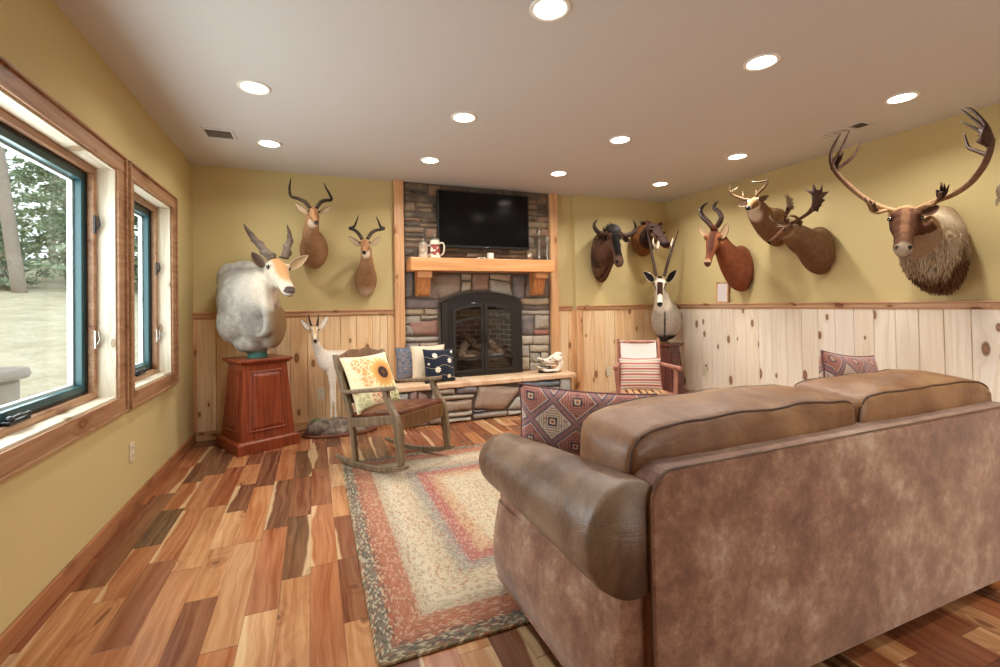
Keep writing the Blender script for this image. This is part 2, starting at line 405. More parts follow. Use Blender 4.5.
def sunfl(t, u, v):
    n = t.noise(t.vec(u*5, v*5, 0.0), 1, 3)
    c = t.ramp(n, [(.3, 'E6E2B0'), (.5, 'F2E8C4'), (.65, 'EFD9A0'), (.8, 'DDE0B4')])
    def patch(c, cx, cy, r, col, sc, s0=.1, s1=.2):
        cell = t.voro(t.vec(u*sc, v*sc, 0.0), 1, feat='DISTANCE_TO_EDGE').step(s0*.5, s1*.5); m_ = dist2(u, v, cx, cy).step(r, r*.75)
        return t.mix(cell*m_*.75, c, col)
    c = patch(c, .3, .8, .24, 'D88A48', 11); c = patch(c, .28, .52, .16, 'DE9A5C', 12); c = patch(c, .42, .2, .15, 'C86A44', 14)
    c = patch(c, .85, .18, .2, '7E8A3C', 14); c = patch(c, .15, .15, .15, 'B7C088', 10)
    cx, cy = .68, .6; d = dist2(u, v, cx, cy); ang = (v-cy).atan2(u-cx)
    pet = (ang*8).sin().abs()*.09+.2 + t.noise(t.vec(ang*3, d*6, 0.0), 1, 2)*.04
    c = t.mix((d-pet).step(.02, -.01)*.95, c, t.ramp(d, [(.1, 'C87830'), (.2, 'D9A050'), (.32, 'E8CC88')]))
    c = t.mix(d.step(.125, .105), c, '3A2018'); c = t.mix(d.step(.05, .03)*.6, c, '7A4A20'); return c
SUNF = m_cloth('sunflower_print', sunfl)
def navy(t, u, v):
    c = t.mix(t.noise(t.vec(u*30, v*30, 0.0), 1, 2).step(.4, .8)*.3, '1A2030', '363C4C')
    for ph, am in ((.75, .05), (.45, .05), (.15, .04)):
        wl = (v-ph-(u*9+ph*20).sin()*am).abs().step(.012, .004); c = t.mix(wl*.7, c, 'B9A98C')
    for cx, cy, r in ((.3, .8, .09), (.36, .36, .1), (.78, .62, .085), (.74, .14, .07), (.08, .55, .04), (.9, .9, .05)):
        d = dist2(u, v, cx, cy); ang = (v-cy).atan2(u-cx); rr = (ang*4).sin().abs()*(r*.45)+r*.55
        c = t.mix((d-rr).step(.006, -.006), c, 'EFE6D4')
        c = t.mix(d.step(r*.25, r*.15), c, 'C9A23C')
    return c
NAVY = m_cloth('navy_embroidery', navy)
CREAMC = m_cloth('cream_cloth', lambda t, u, v: t.mix(t.noise(t.vec(u*8, v*8, 0.0), 1, 3), 'EBDCC6', 'E0C7A4'))
BLUEC = m_cloth('blue_batik', lambda t, u, v: t.ramp(t.noise(t.vec(u*9, v*14, 0.0), 1, 5, .6, 1.5), [(.3, '2E4058'), (.46, '5E7286'), (.52, 'A88E80'), (.6, '3E526C'), (.75, '8C9AA8')]))
CANVAS = m_cloth('white_canvas', lambda t, u, v: t.mix(t.noise(t.vec(u*8, v*8, 0.0), 1, 3), 'F4F0EA', 'EDE7DE'))
# ---------------------------------------------------------------- room shell
YN = -2.4
WIN = [(1.55, 3.26, .735, 2.045), (3.50, 4.35, .735, 2.045)]     # y0,y1,z0,z1 inside the casings
ADDED_DOOR = (1.3, 3.7, 0.0, 2.1)  # opening added out of view to admit fill light
struct('floor', MB().box((XL-.2, YN-.2, -.1), (XR+.2, YB+.2, 0)), FLOOR)
struct('ceiling', wall_slab('z', 0, 0, 0, 0, 0, 0, []) if False else MB().box((XL-.2, YN-.2, H), (XR+.2, YB+.2, H+.1)), CEIL)
struct('wall_left', wall_slab('x', XL-.20, XL, YN, YB, 0, H, WIN), PAINT)
struct('wall_right', MB().box((XR, YN, 0), (XR+.15, YB, H)), PAINT)
FB = (1.345, 2.28, .43, 1.26)
struct('wall_back', wall_slab('y', YB, YB+.15, XL, XJ, 0, H, [FB]), PAINT)
struct('wall_back_jog', MB().box((XJ, YB2, 0), (XR, YB+.15, H)), PAINT)
struct('wall_near', wall_slab('y', YN-.15, YN, XL, XR, 0, H, [ADDED_DOOR]), PAINT)

# wainscot panels with V-grooved boards
def wains(name, ax, v, a0, a1, z0, z1, w, mat, sgn):
    mb = MB(); k0 = math.floor(a0/w+.37)
    cuts = [a0]+[(k-.37)*w for k in range(k0+1, k0+200) if a0+.01 < (k-.37)*w < a1-.01]+[a1]
    pts = []
    for i in range(len(cuts)-1):
        c0, c1 = cuts[i], cuts[i+1]
        pts += [(c0, .006), (c0+.004, .016), (c1-.004, .016)]
    pts.append((cuts[-1], .006))
    lo, hi = [], []
    for a, d in pts:
        p = (v+sgn*d, a) if ax == 'x' else (a, v+sgn*d)
        lo.append(V((*p, z0))); hi.append(V((*p, z1)))
    mb.rings([lo, hi], cap=False, closed=False)
    # back plane to close it
    return struct(name, mb, mat)
ZR, ZB = 1.207, .09
wains('trim_1', 'y', YB, XL, .82, ZB-.005, 1.16, .16, PINE_X, -1)
wains('trim_2', 'y', YB, 2.82, XJ-.002, ZB-.005, 1.16, .16, PINE_X, -1)
wains('trim_3', 'y', YB2, XJ, XR, ZB-.005, 1.16, .16, PINE_X, -1)
wains('trim_4', 'x', XR, YN, YB2, ZB-.005, 1.16, .16, PINE_Y, -1)
def rail(name, ax, v, a0, a1, sgn, mat):
    mb = MB()
    def bx(d0, d1, z0, z1):
        if ax == 'x': mb.box((min(v+sgn*d0, v+sgn*d1), a0, z0), (max(v+sgn*d0, v+sgn*d1), a1, z1))
        else: mb.box((a0, min(v+sgn*d0, v+sgn*d1), z0), (a1, max(v+sgn*d0, v+sgn*d1), z1))
    bx(.001, .030, 1.150, 1.190); bx(.001, .050, 1.190, ZR); bx(.001, .022, 1.138, 1.150)
    return struct(name, mb, mat, bev=.004)
rail('trim_5', 'y', YB, XL, .82, -1, TRIM_X); rail('trim_6', 'y', YB, 2.82, XJ-.03, -1, TRIM_X)
rail('trim_7', 'y', YB2, XJ-.01, XR, -1, TRIM_X); rail('trim_8', 'x', XR, YN, YB2-.05, -1, TRIM_Y)
struct('trim_9', MB().box((XJ-.018, YB2-.002, 0), (XJ-.001, YB-.001, 1.15)), TRIM_Z)                       # return of the jog
struct('trim_10', MB().box((XJ-.018, YB2-.034, 0), (XJ+.07, YB2-.017, 1.14)), TRIM_Z, bev=.003)            # corner board
struct('trim_11', MB().box((XL+.001, YB-.036, ZB), (XL+.03, YB-.017, 1.14)), TRIM_Z, bev=.002)
struct('baseboard_left', MB().box((XL, YN, 0), (XL+.018, YB, ZB)), BASEW, bev=.005)
struct('baseboard_back', MB().box((XL+.018, YB-.024, 0), (.79, YB, ZB)), TRIM_X, bev=.005)
struct('baseboard_back_jog', MB().box((2.85, YB2-.024, 0), (XR-.02, YB2, ZB)), TRIM_X, bev=.005)
struct('baseboard_right', MB().box((XR-.022, YN, 0), (XR, YB2, ZB)), TRIM_Y, bev=.005)

# windows
def window(n, y0, y1, z0, z1, hinge_far, crank_y):
    cw = .095; x = XL
    root = bpy.data.objects.new('window_%d' % n, None); C.objects.link(root); root.location = (x, (y0+y1)/2, z0); root['kind'] = 'structure'
    W[root] = Matrix.Translation(root.location)
    mb = MB()   # casing boards with an outer back-band
    for (a, b, c, d) in ((y0-cw, y1+cw, z1, z1+cw), (y0-cw, y1+cw, z0-cw, z0)):
        mb.box((x+.001, a+.012, c+(0 if c == z1 else .012)), (x+.020, b-.012, d-(.012 if c == z1 else 0)))
    for (a, b) in ((y0-cw+.012, y0), (y1, y1+cw-.012)): mb.box((x+.001, a, z0), (x+.0198, b, z1))
    obj('window_casing', mb, TRIM_W, root, bev=.003)
    mb = MB(); t = .014
    mb.box((x+.001, y0-cw, z1+cw-t), (x+.034, y1+cw, z1+cw)); mb.box((x+.001, y0-cw, z0-cw), (x+.034, y1+cw, z0-cw+t))
    mb.box((x+.001, y0-cw, z0-cw+t), (x+.034, y0-cw+t, z1+cw-t)); mb.box((x+.001, y1+cw-t, z0-cw+t), (x+.034, y1+cw, z1+cw-t))
    obj('back_band', mb, TRIM_W, root, bev=.004)
    # reveal lining
    xi = x-.10; t = .012
    mb = MB(); mb.box((xi, y0, z1-t), (x+.004, y1, z1)); mb.box((xi, y0, z0), (x+.004, y1, z0+t)); obj('window_reveal', mb, REVEAL, root)
    mb = MB(); mb.box((xi, y0, z0+t), (x+.004, y0+t, z1-t)); mb.box((xi, y1-t, z0+t), (x+.004, y1, z1-t)); obj('window_jamb', mb, REVZ, root)
    a0, a1, b0, b1 = y0+t, y1-t, z0+t, z1-t
    def frame(nm, mat, xa, xb, wd, a0, a1, b0, b1, bev=.003):
        mb = MB(); mb.box((xa, a0, b1-wd), (xb, a1, b1)); mb.box((xa, a0, b0), (xb, a1, b0+wd))
        mb.box((xa, a0, b0+wd), (xb, a0+wd, b1-wd)); mb.box((xa, a1-wd, b0+wd), (xb, a1, b1-wd)); obj(nm, mb, mat, root, bev=bev)
        return a0+wd, a1-wd, b0+wd, b1-wd
    q = frame('window_stop', TRIM_W, xi-.01, xi+.02, .035, a0, a1, b0, b1)
    q2 = frame('window_frame', BLACKP, xi-.03, xi-.01, .05, a0, a1, b0, b1)
    q3 = frame('sash', TEAL, xi-.05, xi-.015, .045, q[0]+.004, q[1]-.004, q[2]+.004, q[3]-.004)
    frame('screen_track', WHITEV, xi-.075, xi-.05, .024, q3[0]-.012, q3[1]+.012, q3[2]-.012, q3[3]+.012)
    obj('pane', MB().box((xi-.046, q3[0], q3[2]), (xi-.042, q3[1], q3[3])), PANE, root)
    ky = crank_y
    mb = MB(); mb.box((xi-.004, ky-.075, b0+.035), (xi+.03, ky+.075, b0+.052)); mb.tube([(xi+.02, ky-.05, b0+.058), (xi+.028, ky, b0+.066), (xi+.03, ky+.05, b0+.060)], [.009, .008, .007], 8)
    mb.ball((xi+.03, ky+.055, b0+.061), .011); mb.ball((xi+.018, ky-.05, b0+.056), .016)
    obj('crank_handle', mb, BLACKP, root, bev=.003)
    for i, zz in enumerate((z0+.34, z0+.98) if n == 1 else (z0+.3, z0+.82)):
        mb = MB(); yj = a1-.037
        mb.box((xi+.018, yj, zz-.05), (xi+.027, yj+.02, zz+.05)); mb.tube([(xi+.03, yj+.01, zz-.03), (xi+.045, yj+.005, zz+.0), (xi+.04, yj, zz+.045)], [.006, .006, .004], 8)
        obj('sash_lock', mb, PEWTER if i == 0 else BLACKP, root, bev=.002)
    return root
window(1, *WIN[0], True, 2.50); window(2, *WIN[1], True, 3.95)

# patio door added unseen behind the viewer to bring in fill light
dr = bpy.data.objects.new('added_door_1', None); C.objects.link(dr); dr.location = ((ADDED_DOOR[0]+ADDED_DOOR[1])/2, YN-.08, 0); dr['kind'] = 'structure'; W[dr] = Matrix.Translation(dr.location)
mb = MB()
for a, b in ((ADDED_DOOR[0], ADDED_DOOR[0]+.07), (ADDED_DOOR[1]-.07, ADDED_DOOR[1]), (2.46, 2.54)): mb.box((a, YN-.12, 0), (b, YN-.04, 2.1))
for c, d in ((0, .08), (2.02, 2.1)): mb.box((ADDED_DOOR[0]+.07, YN-.119, c), (ADDED_DOOR[1]-.07, YN-.041, d))
obj('added_door_frame', mb, TRIM_Z, dr)
obj('added_door_pane', MB().box((ADDED_DOOR[0]+.07, YN-.085, .08), (ADDED_DOOR[1]-.07, YN-.08, 2.02)), PANE, dr)

# outlets and switches
def outlet(label, c, ax, sgn, group=None):
    t = thing('wall_outlet', label, 'outlet', c); w, h, d = .036, .058, .007
    def bx(mb, a0, a1, z0, z1, d0, d1):
        if ax == 'x': mb.box((c[0]+sgn*min(d0, d1) if sgn > 0 else c[0]-max(d0, d1), c[1]+a0, c[2]+z0), (c[0]+max(d0, d1) if sgn > 0 else c[0]-min(d0, d1), c[1]+a1, c[2]+z1))
        else: mb.box((c[0]+a0, c[1]-max(d0, d1), c[2]+z0), (c[0]+a1, c[1]-min(d0, d1), c[2]+z1))
        return mb
    obj('cover_plate', bx(MB(), -w, w, -h, h, 0, d), PLATE, t, bev=.003)
    for s in (-1, 1):
        obj('socket', bx(MB(), -.015, .015, s*.024-.014, s*.024+.014, d, d+.002), PLATE, t, bev=.002)
        mb = MB()
        for a in (-.006, .006): bx(mb, a-.0015, a+.0015, s*.024-.003, s*.024+.006, d+.002, d+.0026)
        obj('slot', mb, BLACKP, t)
outlet('cream double outlet low on the yellow wall below the windows', (XL+.0005, 3.488, .366), 'x', 1)
outlet('outlet plate in the pine wainscot behind the small white gazelle', (.064, YB-.0165, .356), 'y', -1)
outlet('outlet plate in the pine wainscot between the fireplace and the log chair', (3.517, YB2-.0165, .355), 'y', -1)
outlet('outlet plate in the pine wainscot just beyond the oryx pedestal, near the corner', (XR-.0165, 4.38, .366), 'x', -1)

# ceiling lights
LX = (-.325, 1.03, 2.40, 3.74)
names = {(0, 1): 'recessed ceiling light nearest the large window, on the viewer side of the square vent', (0, 2): 'recessed ceiling light beside the square ceiling vent near the back corner',
         (1, 0): 'recessed ceiling light cut by the top edge of the picture, over the room middle', (1, 1): 'recessed ceiling light in the middle of the ceiling, in front of the fireplace left half',
         (1, 2): 'recessed ceiling light closest to the television, above its left end', (2, 0): 'large recessed ceiling light over the sofa, toward the viewer from the caribou',
         (2, 1): 'recessed ceiling light in the second row, in front of the wildebeest', (2, 2): 'recessed ceiling light by the right post of the fireplace',
         (3, 0): 'recessed ceiling light directly above the caribou head', (3, 1): 'recessed ceiling light over the whitetail deer head', (3, 2): 'recessed ceiling light in the back right corner above the oryx horns'}
def clight(x, y, label, k=1.0):
    t = thing('ceiling_light', label, 'ceiling light', (x, y, H), group='recessed ceiling lights')
    ring = [(.074, 0), (.096, 0), (.096, -.004), (.089, -.009), (.074, -.006)]
    mb = MB(); n = 40
    rs = [[V((x+r*math.cos(2*pi*j/n), y+r*math.sin(2*pi*j/n), H+z)) for j in range(n)] for r, z in ring+ring[:1]]
    mb.rings(rs, cap=False); obj('trim_ring', mb, WHITE, t, smooth=True)
    mb = MB(); rs = [[V((x+r*math.cos(2*pi*j/n), y+r*math.sin(2*pi*j/n), H+z)) for j in range(n)] for r, z in ((.076, -.0052), (.070, -.0048), (.001, -.003))]
    mb.rings(rs, cap=False); obj('diffuser', mb, BULB, t)
    l = bpy.data.lights.new('ceiling_lamp', 'AREA'); l.shape = 'DISK'; l.size = .15; l.energy = k*LAMP_W*(.72 if (x > 3 and y > 4) else 1)*(1.35 if y > 4 else 1.1 if y > 3 else .9 if y > 1.5 else .75); l.color = (1.0, .98, .92); l.spread = 2.6
    lo = bpy.data.objects.new('ceiling_lamp', l); C.objects.link(lo); lo.parent = t; lo.location = (0, 0, -.013)
LAMP_W = 11
for i, x in enumerate(LX):
    for j, y in enumerate((1.87, 3.19, 4.24)):
        if (i, j) == (0, 0): continue
        clight(x, y, names.get((i, j), 'recessed ceiling light above the big window'), (.5, .95, 1.05, 1.2)[i])
for x in LX[2:]:
    for y in (.4, -1.1): clight(x, y, 'unseen recessed ceiling light added behind the viewer')  # unseen lamps added to light the room, following the ceiling grid
# ceiling vents
VENTM = Mt('vent_enamel', 'B4A698', .6)
def vent(label, x, y, w, h, rz, closed=False):
    t = thing('ceiling_vent', label, 'vent', (x, y, H), rz)
    M_ = W[t]; mb = MB(); o = .022
    for a in ((-w/2, -h/2, w/2, -h/2+o), (-w/2, h/2-o, w/2, h/2), (-w/2, -h/2+o, -w/2+o, h/2-o), (w/2-o, -h/2+o, w/2, h/2-o)):
        mb.box((a[0], a[1], -.008), (a[2], a[3], 0))
    obj('vent_frame', mb, CEIL, t, world=False, bev=.003)
    obj('vent_backing', MB().box((-w/2+o, -h/2+o, -.001), (w/2-o, h/2-o, 0)), BLACKP if not closed else CEIL, t, world=False)
    n = 7 if not closed else 5
    for k in range(n):
        yy = -h/2+o+(k+.5)*(h-2*o)/n
        obj('slat', MB().box((-w/2+o, yy-(.009 if not closed else .011), -.006), (w/2-o, yy+(.006 if not closed else .011), -.003), Matrix.Rotation(.35, 3, 'X')), VENTM, t, world=False)
    if closed: obj('damper_opening', MB().box((-.045, -.155, -.010), (.045, -.085, -.0085)), BLACKP, t, world=False)
vent('small square ceiling vent with slats near the window wall', -.665, 4.13, .22, .22, 0)
vent('flat painted ceiling vent above the left antler of the caribou', 4.0, 2.40, .15, .36, 0, True)

# outdoors
def m_lawn():
    t = Mt('straw_lawn', rough=1); co = t.coord(); n = t.noise(co, 1.3, 5, .7); n2 = t.noise(co, 9, 4, .8)
    t.color(t.mix(n2.step(.4, .8)*.5, t.ramp(n, [(.3, 'B8AE90'), (.5, 'D0C6AA'), (.7, 'DED6C0')]), '8A8A68')); return t
def gz(x, y):
    d = math.hypot(x, y); return -.45+max(0, d-6)*.145+.2*noise.noise(V((x*.15, y*.15, 0)))*min(d/6, 1)
gr = MB(); nx, ny = 30, 40
for i in range(nx+1):
    for j in range(ny+1):
        x = XL-.25-(i/nx)**1.6*40; y = -14+j/ny*52; gr.v.append(V((x, y, gz(x, y))))
for i in range(nx):
    for j in range(ny): k = i*(ny+1)+j; gr.f.append((k, k+1, k+ny+2, k+ny+1))
o = struct('ground', gr, m_lawn(), smooth=True)
BARK = Mt('pine_bark', 'A3968C', .95); BARK.bump(BARK.noise(BARK.scale(BARK.coord(), 1, 1, .2), 9, 4), .8, .04)
LEAF = m_attr('pine_needles', rough=.9, nscale=3, amt=.3, bump=0, dark='8a947c')
def conifer(x, y, h, r, lab, seed, low=.15, name='pine_tree', dens=1.0, ln=None, colr=('8CA284', 'A3B698', 'BCCAB0')):
    rnd = random.Random(seed); z0 = gz(x, y)
    t = thing(name, lab, 'tree', (x, y, z0-.1), group='trees beyond the lawn')
    tr = MB(); lean = rnd.uniform(-.02, .05); lean = ln if ln is not None else lean
    tr.tube([(x, y, z0-.1), (x+lean*h*.3, y+lean*h*.5, z0+h*.5), (x+lean*h*.5, y+lean*h, z0+h)], [r, r*.7, r*.12], 12, smooth=4)
    br = tr
    mb = MB(); mb.col = []
    n = int(60*dens)
    for k in range(n):
        f = low+(1-low)*(k+rnd.random())/n; z = z0+h*f; a = rnd.uniform(0, 2*pi); L = (1-f*.85)*h*.26*rnd.uniform(.6, 1.1)
        dx, dy = math.cos(a), math.sin(a); bx, by = x+lean*h*.5*f, y+lean*h*f
        e = V((bx+dx*L, by+dy*L, z-L*.12+.1*L)); br.tube([(bx, by, z), e], [.03*(1.1-f), .008], 5)
        for q in range(14):
            s = rnd.uniform(.3, 1.05); c = V((bx, by, z)).lerp(e, s)+V((rnd.gauss(0, .12*L), rnd.gauss(0, .12*L), rnd.gauss(0, .06*L)))
            for w_ in range(7):
                u = V((rnd.gauss(0, 1), rnd.gauss(0, 1), rnd.gauss(0, .5))).normalized()*.09*(1+L*.35); v_ = V((rnd.gauss(0, 1), rnd.gauss(0, 1), rnd.gauss(0, .6))).normalized()*.07*(1+L*.3)
                cc = c+V((rnd.gauss(0, .09*L), rnd.gauss(0, .09*L), rnd.gauss(0, .05*L)))
                o_ = len(mb.v); mb.v += [cc-u, cc+v_, cc+u, cc-v_]; mb.f.append((o_, o_+1, o_+2, o_+3)); mb.col += [rnd.choice(colr)]*4  # unseen fill light added behind the viewer for the sofa back and room
    obj('trunk', br, BARK, t, smooth=True); obj('foliage', mb, LEAF, t)

conifer(-8.85, 19.8, 13, .19, 'tall leaning pine trunk on the lawn edge, seen through the large window', 3, low=.42, dens=.8, ln=-.11)
TR = [(-11.5, 22.5, 8, .12, 'pale feathery pine directly behind the leaning trunk', 5), (-10, 26, 9, .14, 'large pine in the middle of the large window view', 8),
      (-7.4, 21.5, 7, .1, 'young pine right of the leaning trunk, at the white track of the large window', 11), (-8.4, 24.5, 7.5, .12, 'bushy pine deeper in the woods behind the lawn', 14),
      (-14, 27, 10, .15, 'pine at the outer side of the large window view', 17), (-6.3, 23, 8, .12, 'pine seen through the narrow window, at its near side', 21),
      (-5.2, 21, 7, .1, 'smaller pine seen through the narrow window', 23), (-12.6, 31, 11, .15, 'far pine on the slope behind the others', 27)]
for x, y, h, r, lab, sd in TR: conifer(x, y, h, r, lab, sd, low=.04, dens=.8)
conifer(-9.6, 20.6, 3.0, .05, 'low shrubby pine at the foot of the leaning trunk', 31, low=.0, dens=.8, name='pine_shrub')
pl = thing('stone_planter', 'pale round stone planter with a thick rim on the lawn outside the large window', 'planter', (-3.2, 6.1, -.22))
mb = MB(); mb.lathe([(.42, 0), (.44, .03), (.43, .5), (.43, .75), (.40, .78), (.3, .78)], (0, 0, 0), 28); obj('stone_drum', mb, STONEP := Mt('pale_block', 'A8A096', .9), pl, world=False, smooth=False)
STONEP.bump(STONEP.voro(STONEP.coord(), 7), .8, .03)
mb = MB(); mb.lathe([(.30, .78), (.50, .79), (.515, .82), (.50, .875), (.36, .885), (.33, .84), (.3, .80)], (0, 0, 0), 28); obj('rim', mb, STONEP, pl, world=False, smooth=True)
# ---------------------------------------------------------------- fireplace
rnd = random.Random(42)
def stone(mb, quad, M_, depth, colr, n=7, rough=.012, rr=.20):
    """one field stone: a bumpy pillow over a quad (2D corners, counter-clockwise), M_ maps (u,v,out)"""
    (x0, y0), (x1, y1), (x2, y2), (x3, y3) = quad; sd = rnd.random()*100; o = len(mb.v); g = []
    cx = (x0+x1+x2+x3)/4; cy = (y0+y1+y2+y3)/4; w = max(abs(x1-x0), abs(x2-x3)); h = max(abs(y3-y0), abs(y2-y1)); e = min(w, h)
    tl = (rnd.uniform(-.4, .4), rnd.uniform(-.4, .4))
    for j in range(n+1):
        for i in range(n+1):
            s = (1-math.cos(pi*i/n))/2; t = (1-math.cos(pi*j/n))/2
            x = (x0*(1-s)+x1*s)*(1-t)+(x3*(1-s)+x2*s)*t; y = (y0*(1-s)+y1*s)*(1-t)+(y3*(1-s)+y2*s)*t
            ds = min(s, 1-s)*w; dt = min(t, 1-t)*h; ed = min(1, min(ds, dt)/(.012+e*.06))
            cr = 1-math.hypot(max(0, rr*e-ds), max(0, rr*e-dt))/(rr*e) if ds < rr*e and dt < rr*e else 1
            if cr < 0: k = 1/(1-cr); x = cx+(x-cx)*(1-(1-k)*.25); y = cy+(y-cy)*(1-(1-k)*.25)
            jn = V((x*9+sd, y*9, sd)); x += noise.noise(jn)*.012; y += noise.noise(jn+V((5, 5, 5)))*.010
            d = depth*(ed**.5)*(1+.25*tl[0]*(s-.5)+.25*tl[1]*(t-.5)) + noise.noise(V((x*14+sd, y*14, sd)))*rough*ed+noise.noise(V((x*45+sd, y*45, sd)))*rough*.35*ed
            if i in (0, n) or j in (0, n): d = depth*.30
            mb.v.append(M_@V((x, y, d))); mb.col.append(colr)
    for j in range(n):
        for i in range(n): a = o+j*(n+1)+i; mb.f.append((a, a+1, a+n+2, a+n+1))
PAL_UP = ['5E4A3A', '6E5644', '4C4038', '7C6450', '86705A', '3E3630', '6A5A4A', '8C6A54', '5A5048', '94806A']
PAL_LO = ['9A8E84', 'A89A8C', '847C76', 'B4A28E', 'A07E70', '8E7468', 'BCAE9A', '7E7A78', 'A88A7A', '98928C']
def course(mb, M_, x0, x1, y0, y1, pal, hmin=.05, hmax=.15, wmin=.14, wmax=.42, dep=.045, gap=.0015):
    y = y0
    while y < y1-.02:
        h = rnd.uniform(hmin, hmax)
        if y1-(y+h) < hmin*.9: h = y1-y
        x = x0
        while x < x1-.01:
            w = rnd.uniform(wmin, wmax)*(1.0 if h < .1 else .85)
            if x1-(x+w) < wmin*.7: w = x1-x
            sp = h > .1 and rnd.random() < .45
            for (a, b) in (((y, y+h*.5), (y+h*.5, y+h)) if sp else ((y, y+h),)):
                j = lambda: rnd.uniform(-.004, .006)
                stone(mb, [(x+gap+j(), a+gap+j()), (x+w-gap+j(), a+gap+j()), (x+w-gap+j(), b-gap+j()), (x+gap+j(), b-gap+j())], M_, dep*rnd.uniform(.65, 1.1), rnd.choice(pal))
            x += w
        y += h
fp = thing('fireplace', 'tall ledgestone fireplace with pine side posts and a raised flagstone hearth', 'fireplace', (1.8, YB, 0))
MF = Matrix(((1, 0, 0, 0), (0, 0, -1, YB), (0, 1, 0, 0), (0, 0, 0, 1)))   # (u,v,out) -> room
sx0, sx1 = .925, 2.715
bk = wall_slab('y', YB-.024, YB-.001, sx0-.02, sx1+.02, .3, H, [(1.345, 2.28, .3, 1.26)]); obj('mortar_backing', bk, MORTAR, fp)
mb = MB(); mb.col = []
# above the mantel: thin stacked ledges
course(mb, MF, sx0, 1.36, 1.78, 2.59, PAL_UP, .035, .12, .12, .42)
course(mb, MF, 1.36, 2.40, 1.78, 1.95, PAL_UP, .05, .09, .15, .35); course(mb, MF, 1.36, 2.40, 1.95, 2.50, PAL_UP, .07, .14, .25, .5); course(mb, MF, 1.36, 2.40, 2.50, 2.59, PAL_UP, .04, .09, .2, .4)
course(mb, MF, 2.40, sx1, 1.78, 2.59, PAL_UP, .05, .16, .12, .3)
# hand-laid zone under the mantel and beside the firebox  (px of the photo -> wall metres)
def pq(*pts):
    return [(p.x, p.z) for p in (at(x, y, 'y', YB-.04) for x, y in pts)]
def R4(x0, y0, x1, y1):
    x0 -= .3; x1 += .3; y0 -= .3; y1 += .3; return pq((x0, y1), (x1, y1), (x1, y0), (x0, y0))
hand = [((404.8, 272, 414, 297), '7F7D7E'), ((404.8, 299, 439, 308.5), '84797C'), ((404.8, 309, 424, 315), 'A8977E'), ((424.5, 309, 439, 315), 'AC9A86'),
        ((405, 315.5, 421, 325), '9C948A'), ((421.5, 315.5, 439, 319.5), 'A09282'), ((409, 320.5, 439, 336), '8F6558'), ((405, 325.5, 414, 336), '8C857E'), ((405, 337, 439, 342), 'A0948A'),
        ((405, 342.5, 420, 352), '928A84'), ((420.5, 342.5, 439, 350), 'B09A86'), ((405, 352.5, 425, 362), 'A49A8E'), ((425.5, 350.5, 439, 362), '8A8480'), ((405, 362.5, 422, 374), 'A08C7E'), ((422.5, 362.5, 439, 375), '9A948E'), ((405, 374.5, 439, 386), '8C8682'),
        ((521, 298, 549.4, 304.5), 'B9A68C'), ((521, 305, 549.4, 310), '6E625E'), ((521, 310.5, 549.4, 314.5), 'A8A096'), ((521, 315, 534.6, 335), '6A6566'), ((535.2, 315, 549.4, 329), 'A3988C'), ((535.2, 329.5, 549.4, 335), '9A5E50'),
        ((521, 335.5, 533, 344.5), 'C0B4A2'), ((533.5, 335.5, 549.4, 344.5), 'B4A898'), ((521, 345, 530, 357), 'A8A096'), ((530.5, 345, 549.4, 352), 'B0A290'), ((530.5, 352.5, 541, 362), '9C968E'), ((541.5, 352.5, 549.4, 366), 'BDB09C'), ((521, 357.5, 530, 370), 'B4A894'), ((530.5, 362.5, 541, 372), 'A89E92'), ((541.5, 366.5, 549.4, 373), '94908C')]
for (a, b, c, d), colr in hand: stone(mb, R4(a, b, c, d), MF, .045*rnd.uniform(.8, 1.15), colr, 8)
# voussoir-like stones above the arch
for q, colr in [(pq((414.5, 298), (439.5, 299.5), (439.5, 281), (421, 273)), '93857A'), (pq((424, 297.5), (439, 296.5), (452, 291), (450, 273)), '9A8A7E') if False else (pq((440, 299.5), (461, 293), (461, 274), (428, 273)), '9C8C80'),
                (pq((461.8, 292.4), (472, 291), (472, 281), (461.8, 281)), 'B8A892'), (pq((461.8, 280.4), (472, 280.4), (472, 273.6), (461.8, 273.6)), 'A89C8E'),
                (pq((472.6, 291), (489, 291), (490, 273.6), (472.6, 273.6)), '9E7C6C'), (pq((489.6, 291.4), (514, 297.5), (510, 283), (490, 279)), 'A39C90'), (pq((490.6, 278.4), (511, 282), (512, 274.4), (490.6, 273.6)), 'B5A68C'),
                (pq((514.6, 298), (524, 301.6), (527, 276), (512.5, 276)), '6F6F74'), (pq((525, 297.8), (549.4, 297.8), (549.4, 274), (528.2, 274)), '7A7068'),
                (pq((404.8, 272), (421, 272), (427, 259), (404.8, 259)), '6E625C'), (pq((421.6, 272), (470, 272), (470, 259), (427.6, 259)), '7C6A5E'), (pq((470.6, 272.6), (510, 272.6), (510, 260), (470.6, 260)), '6E5E52'), (pq((510.6, 273), (549, 273), (549, 260), (510.6, 260)), '76685C')]:
    stone(mb, q, MF, .05, colr, 9)
obj('stone_facing', mb, STONE, fp, smooth=True)
obj('side_post', MB().box((.817, YB-.075, .43), (.922, YB-.001, H-.001)), TRIM_Z, fp, bev=.006)
obj('side_post', MB().box((2.718, YB-.075, .43), (2.822, YB-.001, H-.001)), TRIM_Z, fp, bev=.006)
